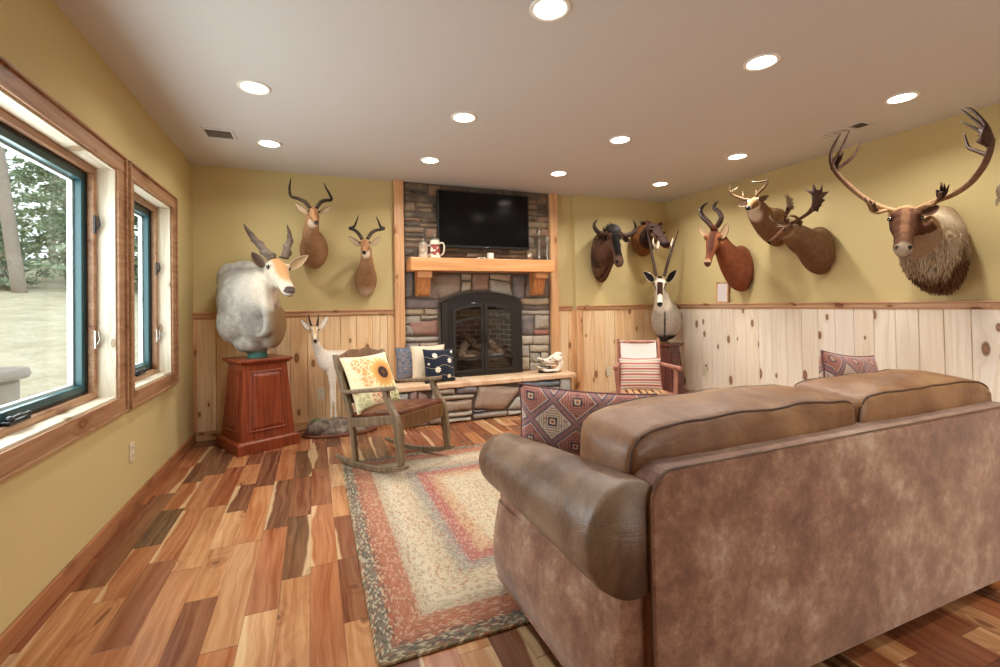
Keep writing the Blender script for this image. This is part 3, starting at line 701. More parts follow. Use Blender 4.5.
# hearth
hx0, hx1, hy = .80, 2.79, 4.69
mb = MB(); mb.box((hx0+.01, hy+.02, 0), (hx1-.01, YB-.026, .37)); obj('hearth_core', mb, MORTAR, fp)
MH = Matrix(((1, 0, 0, 0), (0, 0, -1, hy+.025), (0, 1, 0, 0), (0, 0, 0, 1)))
def hq(*pts): return [(p.x, max(.004, p.z)) for p in (at(x, y, 'y', hy-.01) for x, y in pts)]
mb = MB(); mb.col = []
HS = [(((399, 416), (409, 416), (409, 394), (399, 395)), 'A4A4A0'), (((409.6, 412), (417, 412), (417, 390), (409.6, 394)), '8E7470'), (((417.6, 413), (428, 413), (428, 396), (417.6, 390)), '967A74'), (((399, 428), (428, 428), (428, 414), (399, 417)), 'A8A098'),
      (((434, 395.5), (456, 394.5), (456, 388.5), (434, 389.5)), 'A8998A'), (((456.8, 394), (478, 393), (478, 385.5), (456.8, 387)), '77737A'), (((438.5, 401.5), (475, 398), (475, 394.5), (438.5, 396.5)), 'B8AC9A'),
      (((441, 413.5), (472.5, 409.5), (472.5, 399.2), (438.6, 402.4)), 'A48E7C'), (((446, 418.5), (473, 415.5), (473, 410.6), (446, 414)), 'B0A698'), (((443, 424.5), (472, 420.5), (472, 416.6), (443, 419.6)), 'BDB3A6'),
      (((473.6, 409.5), (506, 409), (522, 387.5), (479, 386)), 'A58F7E'), (((474, 413), (485, 411.5), (485, 409.8), (474, 410.2)), '6E6E78'), (((474, 419.5), (508, 415.8), (508, 410.6), (474, 413.8)), '9D968E'),
      (((508.6, 410), (523, 409), (523, 396), (516, 398)), 'A6A298'), (((509, 415.8), (529, 413.5), (529, 410), (509, 411)), 'B4AEA4'), (((523.6, 409), (545, 407), (545, 393.5), (523.6, 395.5)), '9A8E84'), (((524, 394.6), (545, 392.6), (545, 388.2), (524, 389)), '7F8890'), (((524, 388.2), (560, 386.2), (560, 380.6), (524, 382)), '6E7A86'),
      (((545.6, 392), (560, 390.6), (560, 387), (545.6, 388)), '8C8E92'), (((561, 396), (571, 394), (571, 378), (561, 379)), 'A9AAA4'), (((545.6, 407), (571, 404), (571, 395), (545.6, 393.4)), 'A09080'), (((529.6, 413), (571, 409), (571, 405), (529.6, 409.4)), 'A8A096'),
      (((429, 424.6), (442.4, 424), (440, 403), (433, 390)), '9C9288')]
for q, colr in HS:
    q = [q[0], q[1], q[2], q[3]]; stone(mb, hq(*q), MH, .045, colr, 8)
ML = Matrix(((0, 0, -1, hx0+.015), (-1, 0, 0, YB), (0, 1, 0, 0), (0, 0, 0, 1)))   # left return
course(mb, ML, .01, YB-hy-.02, .005, .37, PAL_LO, .08, .15, .14, .25, .03)
MR = Matrix(((0, 0, 1, hx1-.015), (1, 0, 0, hy), (0, 1, 0, 0), (0, 0, 0, 1)))
course(mb, MR, .02, YB-hy-.03, .005, .37, PAL_LO, .08, .15, .14, .25, .03)
obj('hearth_stonework', mb, STONE, fp, smooth=True)
xs = [hx0-.035, 1.15, 1.52, 2.14, hx1+.035]
for i in range(4):
    a, b = xs[i]+(.003 if i else 0), xs[i+1]-(.003 if i < 3 else 0); N = 18; mb = MB(); top, bot = [], []
    per = [(a+(b-a)*k/N, hy-.03+.010*noise.noise(V((a+(b-a)*k/N*9, 1, 2)))+.006*noise.noise(V((k*3.1, i, 0)))) for k in range(N+1)]
    fr = [V((x, y, 0)) for x, y in per]; bkk = [V((x, YB-.012, 0)) for x, y in reversed(per)]; loop = fr+bkk
    def lv(z, ins): 
        return [V((p.x+(ins if p.x < (a+b)/2 else -ins)*(1 if (i == 0 and p.x < (a+b)/2) or (i == 3 and p.x > (a+b)/2) else .2), p.y+(ins if p.y < 4.9 else 0), z)) for p in loop]
    mb.rings([lv(.372, .004), lv(.380, 0), lv(.414, 0), lv(.424, .006)]); obj('hearth_slab', mb, SLAB, fp, bev=.002)

# mantel
mt = thing('mantel_shelf', 'thick honey-coloured timber mantel beam on two corbels under the television', 'mantel', (1.8, YB-.05, 1.6))
my = YB-.30
obj('beam', MB().box((.945, my, 1.605), (2.64, YB-.045, 1.745)), FIR, mt, bev=.006)
for x0 in (1.035, 2.425):
    x1 = x0+.145; mb = MB(); M2 = Matrix(((0, 0, 1, x0), (1, 0, 0, 0), (0, 1, 0, 0), (0, 0, 0, 1)))
    obj('corbel', mb.prism([(YB-.05, 1.604), (YB-.05, 1.34), (YB-.12, 1.34), (YB-.14, 1.36), (YB-.20, 1.52), (YB-.20, 1.604)], M2, .145), FIRZ, mt, bev=.005)
    obj('corbel_cap', MB().box((x0-.004, YB-.255, 1.535), (x0+.149, YB-.19, 1.604)), FIR, mt, bev=.004)

# firebox insert
ins = thing('fireplace_insert', 'black arched gas fireplace insert with double glass doors and brick lining', 'fireplace insert', (1.815, YB, .425))
ix0, ix1, iz0 = 1.325, 2.30, .426
cxi = (ix0+ix1)/2
def arch(x0, x1, z0, zs, zt, n=18):
    """outline: flat bottom, shoulders at zs, segmental crown to zt"""
    hw = (x1-x0)/2; s = zt-zs; R_ = (hw*hw+s*s)/(2*s); cz = zt-R_; a = math.asin(min(1, hw/R_)); c = (x0+x1)/2
    return [(x0, z0), (x1, z0)]+[(c+R_*math.sin(a-2*a*k/n), cz+R_*math.cos(a-2*a*k/n)) for k in range(n+1)]
def frame2(mb, out, inn, y0, y1):
    n = len(out)
    O0 = [V((x, y0, z)) for x, z in out]; O1 = [V((x, y1, z)) for x, z in out]; I0 = [V((x, y0, z)) for x, z in inn]; I1 = [V((x, y1, z)) for x, z in inn]
    return mb.rings([O0, O1, I1, I0, O0], cap=False)
MI = Matrix(((1, 0, 0, 0), (0, 0, 1, 0), (0, 1, 0, 0), (0, 0, 0, 1)))
out = arch(ix0, ix1, iz0, 1.265, 1.385); inn = arch(ix0+.10, ix1-.10, iz0+.03, 1.19, 1.265)
obj('surround', frame2(MB(), out, inn, YB-.095, YB-.03), BLACK, ins, bev=.004)
obj('door_trim', frame2(MB(), arch(ix0+.08, ix1-.08, iz0+.005, 1.215, 1.29), arch(ix0+.108, ix1-.108, iz0+.035, 1.195, 1.265), YB-.108, YB-.09), BLACK, ins, bev=.003)
for sg in (-1, 1):
    # one arched door leaf
    xa, xb = (cxi-.378, cxi-.004) if sg < 0 else (cxi+.004, cxi+.378)
    def zt(x): return 1.262-.068*((x-cxi)/.38)**2
    st = .045
    N = 12
    def leaf(x0, x1, z0, off):
        xs_ = [x1+(x0-x1)*k/N for k in range(N+1)]
        return [(x0, z0), (x1, z0)]+[(x, zt(x)-off) for x in xs_]
    dm = MB(); frame2(dm, leaf(xa, xb, .465, 0), leaf(xa+st, xb-st*.75, .50, .05), YB-.118, YB-.10)
    dl = obj('door', dm, BLACK, ins, bev=.003)
    mb = MB()
    # curved cross bar and lower bar
    xs_ = [xa+st+(xb-st*.75-xa-st)*k/N for k in range(N+1)]
    lo = [V((x, YB-.116, zt(x)-.185)) for x in xs_]; hi = [V((x, YB-.116, zt(x)-.155)) for x in xs_]
    lo2 = [p+V((0, .012, 0)) for p in lo]; hi2 = [p+V((0, .012, 0)) for p in hi]
    mb.rings([[a, b, c, d] for a, b, c, d in zip(lo, hi, hi2, lo2)]); obj('crossbar', mb, BLACK, dl); mb = MB()
    mb.box((xa+st, YB-.116, .615), (xb-st*.75, YB-.104, .645)); obj('crossbar', mb, BLACK, dl)
    obj('door_glass', MB().box((xa+st-.01, YB-.106, .49), (xb-.02, YB-.103, 1.17)), FGLASS, dl)
    hx = xb-.0 if sg < 0 else xa
    xh = cxi+sg*.366
    for zz in (.62, 1.02): obj('hinge', MB().box((xh-.012 if sg > 0 else xh-.008, YB-.128, zz-.035), (xh+.008 if sg > 0 else xh+.012, YB-.112, zz+.035)), BLACK, dl, bev=.003)
    mb = MB(); mb.tube([(cxi+sg*.02, YB-.125, .80), (cxi+sg*.02, YB-.138, .83), (cxi+sg*.02, YB-.138, .90), (cxi+sg*.02, YB-.125, .93)], .006, 8); obj('handle', mb, BLACK, dl, smooth=True)
# vents above and below
mb = MB()
for k in range(5): mb.box((cxi-.36, YB-.09, .49+k*.024), (cxi+.36, YB-.07, .502+k*.024))
obj('lower_louvre', mb, BLACK, ins)
mb = MB()
for k in range(3): mb.box((cxi-.36, YB-.09, 1.15+k*.026), (cxi+.36, YB-.07, 1.158+k*.026))
obj('upper_louvre', mb, BLACK, ins)
# firebox shell
def m_brick():
    t = Mt('firebrick', rough=.9); X = t.xyz(t.coord()); u = X[0]+X[1]; v = X[2]
    r = (v/.062).floor(); f = (v/.062).frac(); a = (u/.19+r*.5); fa = a.frac(); e = ((f-.5).abs().gt(.42)).max((fa-.5).abs().gt(.465))
    rid = t.white(t.vec(a.floor(), r, .3)); t.color(t.mix(e, t.ramp(rid, [(0, '52443E'), (.5, '665448'), (1, '74604F')]), 'C8BCAC')); return t
BRK = m_brick(); y0, y1 = YB-.07, YB+.42
mb = MB(); mb.box((1.40, y1-.02, .5), (2.22, y1, 1.22))
mb.prism([(1.368, y0), (1.43, y1), (1.41, y1), (1.348, y0)], Matrix.Translation((0, 0, .5)), .72); mb.prism([(2.257, y0), (2.277, y0), (2.215, y1), (2.195, y1)], Matrix.Translation((0, 0, .5)), .72)
obj('brick_lining', mb, BRK, ins)
mb = MB(); mb.box((1.35, y0, .44), (2.275, y1+.02, .56)); mb.box((1.35, y0, 1.20), (2.275, y1+.02, 1.255)); mb.box((1.35, y1, .5), (2.275, y1+.02, 1.22)); mb.box((1.346, YB+.02, .5), (1.36, y1+.02, 1.22)); mb.box((2.265, YB+.02, .5), (2.278, y1+.02, 1.22)); obj('firebox_shell', mb, BLACK, ins)
LOGM = m_attr('ceramic_log', rough=.9, nscale=18, amt=.7, bump=.8, bd=.01, dark='2A2420')
def log(a, b, r, colr):
    mb = MB(); pts = [V(a).lerp(V(b), k/8)+V((0, 0, .012*math.sin(k*1.9))) for k in range(9)]
    mb.tube(pts, [r*(1+.12*math.sin(k*2.3)) for k in range(9)], 14); mb.col = [colr]*len(mb.v); obj('gas_log', mb, LOGM, ins, smooth=True, bev=0)
log((1.50, YB+.05, .66), (2.12, YB+.09, .64), .055, '7A6858'); log((1.46, YB+.22, .65), (2.16, YB+.2, .70), .065, '5E5046')
log((1.56, YB-.0, .62), (1.72, YB+.22, .86), .045, 'A48E78'); log((2.08, YB+.0, .62), (1.90, YB+.22, .88), .045, '8C7866'); log((1.82, YB+.02, .70), (1.64, YB+.20, .90), .038, '6A5A4C')
log((1.60, YB-.03, .60), (1.74, YB-.02, .61), .05, 'B09A80'); log((1.92, YB-.03, .60), (2.06, YB-.02, .61), .048, '8E96A0')
mb = MB()
for x in [1.55+.08*k for k in range(7)]: mb.box((x-.008, YB-.04, .585), (x+.008, YB+.25, .6))
mb.box((1.5, YB-.04, .56), (1.52, YB-.02, .68)); mb.box((2.1, YB-.04, .56), (2.12, YB-.02, .68)); obj('grate', mb, BLACK, ins)

# television
tv = thing('television', 'flat black television mounted on the stone above the mantel', 'television', (1.862, YB-.10, 1.885))
tx0, tx1, tz0, tz1 = 1.285, 2.405, 1.88, 2.525; ty = YB-.12
obj('cabinet', MB().box((tx0, ty, tz0), (tx1, ty+.055, tz1)), BLACKP, tv, bev=.006)
SCR = Mt('dark_screen', '060608', .16, spec=.22)
obj('screen', MB().box((tx0+.016, ty-.002, tz0+.028), (tx1-.016, ty+.001, tz1-.016)), SCR, tv)
obj('wall_bracket', MB().box((1.7, ty+.055, 2.1), (2.0, YB-.012, 2.4)), BLACK, tv)
obj('brand_strip', MB().box((1.84, ty-.004, tz0+.008), (1.885, ty, tz0+.016)), PEWTER, tv)

# things on the mantel
mz = 1.7455
def stein(x, y, h, r, body, label, spire):
    t = thing('beer_stein', label, 'stein', (x, y, mz), group=None)
    mb = MB(); mb.lathe([(0, 0), (r*1.08, 0), (r*1.1, h*.05), (r, h*.1), (r*.98, h*.5), (r*.86, h*.7), (r*.84, h*.74), (.0, h*.745)], (x, y, mz), 28); obj('body', mb, body, t, smooth=True)
    mb = MB(); mb.tube([(x+r*.9, y, mz+h*.62), (x+r*1.5, y, mz+h*.64), (x+r*1.75, y, mz+h*.45), (x+r*1.5, y, mz+h*.2), (x+r*.95, y, mz+h*.15)], r*.16, 8, smooth=4); obj('handle', mb, CERAM, t, smooth=True)
    mb = MB(); mb.lathe([(0, h*.74), (r*.9, h*.74), (r*.9, h*.77), (r*.6, h*.83), (r*.2, h*.88), (r*.12, h*.93), (r*.16, h*.96), (r*.03, h*(1.03 if spire else .97)), (0, h*(1.03 if spire else .97))], (x, y, mz), 24); obj('lid', mb, PEWTER, t, smooth=True)
def m_stein(name, c1, c2, c3):
    t = Mt(name, rough=.25, Coat_Weight=.6); co = t.coord(); X = t.xyz(co); v = X[2]
    n = t.voro(co, 32, out='Color'); k = v.step(.03, .035)*v.step(.155, .148); s = t.n.nodes.new('ShaderNodeSeparateColor'); t.n.links.new(n.k, s.inputs[0])
    t.color(t.mix(k, c1, t.ramp(S(t.n, s.outputs[0]), [(0, c2), (.4, c3), (.55, c1), (.8, c2)], 'CONSTANT'))); return t
stein(1.105, YB-.19, .215, .05, m_stein('stein_grey', 'B8A690', 'A08A78', 'C09A78'), 'smaller brownish stoneware beer stein with a pewter lid on the mantel', False)
stein(1.235, YB-.17, .27, .062, m_stein('stein_painted', 'DCD2BE', '8C3A34', '2E2E3C'), 'larger painted beer stein with a pointed lid and red and black decoration on the mantel', True)
r = thing('cable_box', 'small dark box with a pale front edge lying on the mantel below the television', 'cable box', (1.76, YB-.2, mz))
obj('case', MB().box((1.715, YB-.24, mz), (1.80, YB-.16, mz+.018)), WHITE, r, bev=.004); obj('front_lens', MB().box((1.73, YB-.2415, mz+.005), (1.785, YB-.24, mz+.013)), BLACKP, r)
r = thing('clock_radio', 'little upright cream box standing on the mantel under the middle of the television', 'clock', (1.86, YB-.2, mz))
obj('case', MB().box((1.835, YB-.225, mz), (1.905, YB-.185, mz+.075)), PLATE, r, bev=.006); obj('face', MB().box((1.842, YB-.227, mz+.02), (1.898, YB-.2255, mz+.065)), WHITE, r); obj('aerial', MB().tube([(1.86, YB-.2, mz+.07), (1.855, YB-.2, mz+.115)], .005, 6), BLACKP, r)
def cstick(x, y, h, label, cap):
    t = thing('glass_candlestick', label, 'candlestick', (x, y, mz))
    mb = MB(); mb.lathe([(0, 0), (.04, 0), (.042, .006), (.02, .018), (.009, .04), (.013, h*.3), (.008, h*.42), (.018, h*.52), (.008, h*.6), (.012, h*.7)], (x, y, mz), 20); obj('stem', mb, CRYSTAL, t, smooth=True)
    mb = MB(); mb.lathe([(.012, h*.7), (.032, h*.78), (.036, h), (.032, h), (.028, h*.8), (.0, h*.74)], (x, y, mz), 20); obj('cup', mb, CRYSTAL, t, smooth=True)
cstick(2.52, YB-.15, .40, 'tallest clear glass candlestick at the right end of the mantel', 1)
cstick(2.60, YB-.20, .30, 'shorter clear glass candlestick at the end of the mantel, in front of the right post', 1)
t = thing('glass_tumbler', 'short clear glass tumbler on the mantel beside the glass candlesticks', 'glass', (2.37, YB-.2, mz))
mb = MB(); mb.lathe([(0, 0), (.034, 0), (.042, .095), (.039, .095), (.032, .006), (0, .006)], (2.37, YB-.2, mz), 24); obj('bowl', mb, CRYSTAL, t, smooth=True)

# pillows helper: a stuffed square cushion with seam; M_ maps local (x right, y up, z thickness)
def pillow(name, label, w, h, t, mat, M_, cat='pillow', group=None, pipe=None, wr=.0, fringe=None, sag=0, n=22, seed=1):
    r = thing(name, label, cat, tuple(M_@V((0, -h/2, 0))), group=group); mb = MB(); uvs = []
    def P(i, j, s):
        u, v = 2*i/n-1, 2*j/n-1; k = max(0, (1-u*u))**.42*max(0, (1-v*v))**.42
        x = w/2*u*(1-.075*(1-v*v)*abs(u)**1.5); y = h/2*v*(1-.075*(1-u*u)*abs(v)**1.5)
        nz = noise.noise(V((u*1.6+seed, v*1.6, s*3)))*.16+noise.noise(V((u*4+seed, v*4, s*3)))*.05
        return M_@V((x, y-sag*(1-abs(u))*max(v, 0)**2, s*t/2*k*(1+nz)))
    for s in (1, -1):
        o_ = len(mb.v)
        for j in range(n+1):
            for i in range(n+1): mb.v.append(P(i, j, s)); uvs.append((i/n, j/n))
        for j in range(n):
            for i in range(n):
                a = o_+j*(n+1)+i; mb.f.append((a, a+1, a+n+2, a+n+1) if s > 0 else (a, a+n+1, a+n+2, a+1))
    me = bpy.data.meshes.new('cushion_body'); me.from_pydata([tuple(p) for p in mb.v], [], mb.f)
    uvl = me.uv_layers.new(name='UVMap')
    for lp in me.loops: uvl.data[lp.index].uv = uvs[lp.vertex_index]
    bm = bmesh.new(); bm.from_mesh(me); bmesh.ops.remove_doubles(bm, verts=bm.verts, dist=1e-5); bm.to_mesh(me); bm.free()
    for p in me.polygons: p.use_smooth = True
    me.transform(W[r].inverted()); me.materials.append(mat.m); o = bpy.data.objects.new('cushion_cover', me); C.objects.link(o); o.parent = r; W[o] = W[r]
    loop = [P(i, 0, 0) for i in range(n)]+[P(n, j, 0) for j in range(n)]+[P(n-i, n, 0) for i in range(n)]+[P(0, n-j, 0) for j in range(n)]+[P(0, 0, 0), P(1, 0, 0)]
    obj('seam_piping', MB().tube(loop, .004, 6), pipe or mat, r, smooth=True)
    if fringe:
        fb = MB(); rd = random.Random(seed)
        for s0, s1 in fringe:
            for k in range(60):
                f_ = k/60; a = V(s0).lerp(V(s1), f_); c = P((a.x+1)/2*n, (a.y+1)/2*n, 0); dn = (M_.to_3x3()@V((a.x*.6, a.y, 0)))*.03
                fb.tube([c, c+dn*.6+V((rd.gauss(0, .003), rd.gauss(0, .003), rd.gauss(0, .003))), c+dn+V((rd.gauss(0, .006),)*3)], [.0022, .0018, .001], 4)
        obj('fringe', fb, CREAMC, r, kind='stuff')
    return r
def basis(c, right, up):
    r_ = V(right).normalized(); u_ = (V(up)-r_*V(up).dot(r_)).normalized(); n_ = r_.cross(u_)
    return Matrix(((r_.x, u_.x, n_.x, c[0]), (r_.y, u_.y, n_.y, c[1]), (r_.z, u_.z, n_.z, c[2]), (0, 0, 0, 1)))
hz = .426
pillow('throw_pillow', 'mottled blue throw pillow at the back of the pillow group on the hearth', .36, .36, .11, BLUEC, basis((.985, 5.0, hz+.185), (1, .12, 0), (0, .12, 1)), seed=3)
pillow('throw_pillow', 'plain cream throw pillow between the two blue pillows on the hearth', .38, .38, .12, CREAMC, basis((1.15, 4.93, hz+.19), (1, .08, 0), (0, .15, 1)), seed=5)
pillow('throw_pillow', 'navy throw pillow with white embroidered flowers leaning on the hearth', .36, .35, .12, NAVY, basis((1.235, 4.80, hz+.172), (1, .25, -.03), (-.03, .2, 1)), seed=8)
# ---------------------------------------------------------------- animals
def lerp(a, b, t): return tuple(x+(y-x)*t for x, y in zip(a, b))
def hx(c): return tuple(int(c[i:i+2], 16)/255 for i in (0, 2, 4))
def cmix(a, b, t):
    t = max(0, min(1, t)); a = hx(a) if isinstance(a, str) else a; b = hx(b) if isinstance(b, str) else b; return lerp(a, b, t)
def sst(a, b, x):
    t = max(0, min(1, (x-a)/(b-a))); return t*t*(3-2*t)
class Head:
    def __init__(s, P, N, up, L=None, roll=0):
        s.P = V(P); N = V(N); s.L = (N-s.P).length if L is None else L; D = (N-s.P).normalized(); h = V(up); U = (h-D*h.dot(D)).normalized(); th = math.atan(.16)
        s.F = D*math.cos(th)+U*math.sin(th); s.U = U*math.cos(th)-D*math.sin(th)
        if roll: q = Matrix.Rotation(roll, 3, s.F); s.U = q@s.U
        s.R = s.U.cross(s.F)     # animal's own left (viewer's right when it faces us) = +R
    def p(s, f, u=0, l=0): return s.P+(s.F*f+s.U*u+s.R*l)*s.L
    def loc(s, q):
        d = (q-s.P)/s.L; return d.dot(s.F), d.dot(s.U), d.dot(s.R)
    def M(s): return Matrix((s.F, s.U, s.R)).transposed()
def ellring(c, right, up, hw, hh, n=24, jaw=0):
    out = []
    for j in range(n):
        a = 2*pi*j/n; ca, sa = math.cos(a), math.sin(a); k = 1-jaw*max(0, -sa)*.9
        out.append(c+right*(ca*hw*k)+up*(sa*hh))
    return out
BASE = [(-.14, -.14, .10, .12), (-.05, -.13, .165, .18), (.06, -.14, .195, .215), (.17, -.155, .20, .235), (.28, -.165, .19, .235), (.40, -.17, .16, .21), (.53, -.17, .13, .175), (.66, -.175, .108, .148), (.78, -.18, .098, .128), (.88, -.185, .098, .118), (.96, -.19, .088, .10), (1.01, -.195, .062, .07), (1.035, -.20, .03, .035)]
def head_mesh(mb, hd, ws=1, hs=1, muz=1, st=None, brow=.05, lips=True):
    rs = []
    for f, u, w, h in (st or BASE):
        k = 1+(muz-1)*sst(.45, .85, f)
        rs.append(ellring(hd.p(f, u*hs if u > -.5 else u), hd.R, hd.U, w*ws*k*hd.L, h*hs*k*hd.L, 24, .32*(1-sst(.6, .9, f))))
    mb.rings(rs)
    for s in (-1, 1):
        mb.ball(hd.p(.20, .015*hs, s*.145*ws), (brow*1.5*hd.L, brow*hd.L, brow*hd.L), hd.M())      # brow
        mb.ball(hd.p(.97, -.13*hs, s*.05*ws*muz), (.05*hd.L, .035*hd.L, .035*hd.L), hd.M())        # nostril wing
        mb.ball(hd.p(.16, -.24*hs, s*.09*ws), (.15*hd.L, .13*hd.L, .075*hd.L), hd.M())             # cheek
def body_loft(mb, ring, n=28):
    """ring: list of (centre, right, up, hw, hh) -- resampled smoothly"""
    q = catmull([tuple(c)+tuple(r)+tuple(u)+(w, h) for c, r, u, w, h in ring], 5); rs = []
    for a in q:
        r_ = V(a[3:6]).normalized(); u_ = V(a[6:9]); u_ = (u_-r_*u_.dot(r_)).normalized()
        rs.append(ellring(V(a[:3]), r_, u_, a[9], a[10], n))
    mb.rings(rs)
def finish(name, mb, hd, colf, parent, voxel=.009, clamp=None, smooth=6, mat=None, disp=.0):
    me = bpy.data.meshes.new(name); me.from_pydata([tuple(p) for p in mb.v], [], mb.f); me.update()
    bm = bmesh.new(); bm.from_mesh(me); bmesh.ops.recalc_face_normals(bm, faces=bm.faces); bm.to_mesh(me); bm.free()
    tmp = bpy.data.objects.new('tmp', me); C.objects.link(tmp)
    md = tmp.modifiers.new('r', 'REMESH'); md.mode = 'VOXEL'; md.voxel_size = voxel; md.use_smooth_shade = True
    ms = tmp.modifiers.new('s', 'SMOOTH'); ms.factor = .6; ms.iterations = smooth
    dg = bpy.context.evaluated_depsgraph_get(); dg.update()
    out = bpy.data.meshes.new_from_object(tmp.evaluated_get(dg)); out.name = name
    bpy.data.objects.remove(tmp); bpy.data.meshes.remove(me)
    ca = out.color_attributes.new('Col', 'FLOAT_COLOR', 'POINT'); out.calc_loop_triangles() if False else None
    for i, v in enumerate(out.vertices):
        q = v.co.copy(); nz = noise.noise(q*22)*.5+noise.noise(q*60)*.3
        if disp: 
            dv = noise.noise(V((q.x*35, q.y*35, q.z*12)))*disp; q = q+v.normal*dv
        if clamp:
            ax, val = clamp
            if q[ax] > val: q[ax] = val
        v.co = q
        ca.data[i].color = srgb(colf(q, nz, v.normal))
    for p in out.polygons: p.use_smooth = True
    out.transform(W[parent].inverted()); out.materials.append((mat or FUR).m)
    o = bpy.data.objects.new(name, out); C.objects.link(o); o.parent = parent; W[o] = W[parent]; return o
def hb(hd, q, f, b0, b1):
    return cmix(b0, b1, sst(.68, .56, (q-hd.p(.42, -.15)).length/hd.L)*sst(-.12, .02, f))
def eyes(hd, par, f=.20, u=-.035, l=.165, r=.04):
    l += .012; r += .003
    for s in (-1, 1):
        obj('eye', MB().ball(hd.p(f, u, s*l), r*hd.L, seg=14, ring=9), EYE, par, smooth=True)
def ear(par, base, tip, face, w, cin, cout, cup=.45, curl=0):
    """leaf-shaped cupped ear from base to tip, opening towards `face`"""
    b = V(base); t = V(tip); ax = (t-b); L = ax.length; a = ax.normalized(); fc = V(face); fc = (fc-a*fc.dot(a)).normalized(); sd = a.cross(fc)
    n, m_ = 12, 8; mb = MB(); mb.col = []
    for layer in (0, 1):
        o_ = len(mb.v)
        for i in range(n+1):
            x = i/n; wd = w*(math.sin(pi*min(1, x*.90+.10)**.85))**.8*(1 if x < .999 else .05)
            for j in range(m_+1):
                y = 2*j/m_-1; dep = -cup*wd*(1-y*y) - layer*.006*(1-abs(y)**4)
                mb.v.append(b+a*(x*L)+sd*(y*wd)+fc*(dep+cup*wd*.5)+fc*(curl*x*x*L)); 
                c = cout if layer or abs(y) > .86 or x > .93 else cin
                mb.col.append(hx(c))
        for i in range(n):
            for j in range(m_):
                k = o_+i*(m_+1)+j; q = (k, k+1, k+m_+2, k+m_+1); mb.f.append(q if layer == 0 else tuple(reversed(q)))
    # rim
    def idx(l, i, j): return l*(n+1)*(m_+1)+i*(m_+1)+j
    for i in range(n):
        for j in (0, m_): mb.f.append((idx(0, i, j), idx(0, i+1, j), idx(1, i+1, j), idx(1, i, j)))
    for j in range(m_): mb.f.append((idx(0, n, j), idx(0, n, j+1), idx(1, n, j+1), idx(1, n, j)))
    return obj('ear', mb, FUR, par, smooth=True)
def horn(par, pts, radii, colf=lambda t: (.12, .1, .08), ridge=0, nr=14, seg=12, flat=1, name='horn', sm=6, spiral=0, up=None, rend=.75):
    mb = MB(); N = (len(pts)-1)*sm
    rf = (lambda t: 1+(ridge*(abs(math.sin(t*pi*nr))-.5) if t < rend else 0)) if ridge else None
    mb.tube(pts, radii, seg, flat, up, sm if not ridge else max(sm, 12), rf)
    n = len(mb.v)//seg; mb.col = []
    if spiral:
        for i in range(n):
            c = sum((mb.v[i*seg+j] for j in range(seg)), V())/seg
            for j in range(seg):
                d = mb.v[i*seg+j]-c; a = 2*pi*j/seg - i/n*spiral*2*pi; k = 1+.55*max(0, math.cos(a))**2*(1-i/n*.8); mb.v[i*seg+j] = c+d*k
    for i in range(n):
        for j in range(seg): mb.col.append(colf(i/max(1, n-1)))
    return obj(name, mb, HORN, par, smooth=True)
def hpx(lst, dep, ax='y'):
    """list of (px, py, depth-offset)"""
    return [at(x, y, ax, dep+d) for x, y, d in lst]
BY, BX, BZ = V((0, 1, 0)), V((1, 0, 0)), V((0, 0, 1))
dark = lambda t: cmix('4A3A2E', '1C1612', t)

# ---- impalas
def impala(px, label, dy, horn_px, ears_px, poll, nose, neck, dpx):
    yh = dy
    P = at(*poll, 'y', yh); N = at_dist(*nose, P, .25)
    hd = Head(P, N, (0, .25, 1)); t = thing('antelope_mount', label, 'mounted animal head', tuple(at(dpx[0], dpx[1], 'y', YB-.002)))
    mb = MB(); head_mesh(mb, hd, .92, .92, .9)
    ring = []
    for (x, y, yy, hw, hh, upy) in neck:
        ring.append((at(x, y, 'y', yy), BX, (0, upy, 1-upy), hw, hh))
    body_loft(mb, ring)
    def cf(q, nz, n):
        f, u, l = hd.loc(q); base = cmix('AC8360', '94704E', .5+nz)
        b0 = base
        if f > -.12 and u > -.48 and (q-hd.p(.42, -.15)).length < hd.L*.68:
            base = cmix('B08460', '946A48', .5+nz); base = cmix(base, 'E8D8C0', sst(-.22, -.28, u)*sst(.45, .6, f))
            base = cmix(base, '7A4A2C', sst(.06, .03, abs(l))*sst(.0, .2, f)*sst(.8, .6, f)*sst(-.06, -.02, u)*.5)
            base = cmix(base, 'F0E2CC', sst(.06, .03, abs(abs(l)-.15))*sst(.1, .13, f)*sst(.2, .16, f)*sst(-.03, .0, u)*.6)
            if f > .93 and u > -.2 and abs(l) < .085: base = (.05, .04, .04)
            if f > .5 and abs(u+.225) < .014: base = (.1, .07, .06)
            if (q-hd.p(.2, -.03, .16 if l > 0 else -.16)).length < .058*hd.L: base = (.08, .05, .04)
        base = hb(hd, q, f, b0, base) if f > -.12 and u > -.48 and (q-hd.p(.42, -.15)).length < hd.L*.68 else base
        th = hd.p(.25, -.47); base = cmix(base, 'E6D6C0', sst(.06, .03, (q-th).length)*.9)
        k = (q-at(dpx[0], dpx[1]+6, 'y', YB-.1)).length; base = cmix(base, 'E4D4BE', sst(.12, .05, k)*.9)
        return base
    b = finish('body', mb, hd, cf, t, .008, (1, YB-.003))
    eyes(hd, t, .2, -.03, .168, .045)
    for e in ears_px: ear(t, at(*e[0], 'y', yh+.02), at(*e[1], 'y', yh+.05), (0, -1, .1), .028, 'AE9478', '5E4230')
    for h in horn_px:
        pts = hpx(h, yh); horn(t, pts, [.017, .017, .015, .013, .011, .008, .003][:len(pts)], dark, .22, 16)
    obj('nose', MB().ball(hd.p(1.0, -.165), (.025*hd.L*2, .022*hd.L*2, .03*hd.L*2), hd.M(), 12, 8), EYE if False else BLACKP, t, smooth=True)
    return t
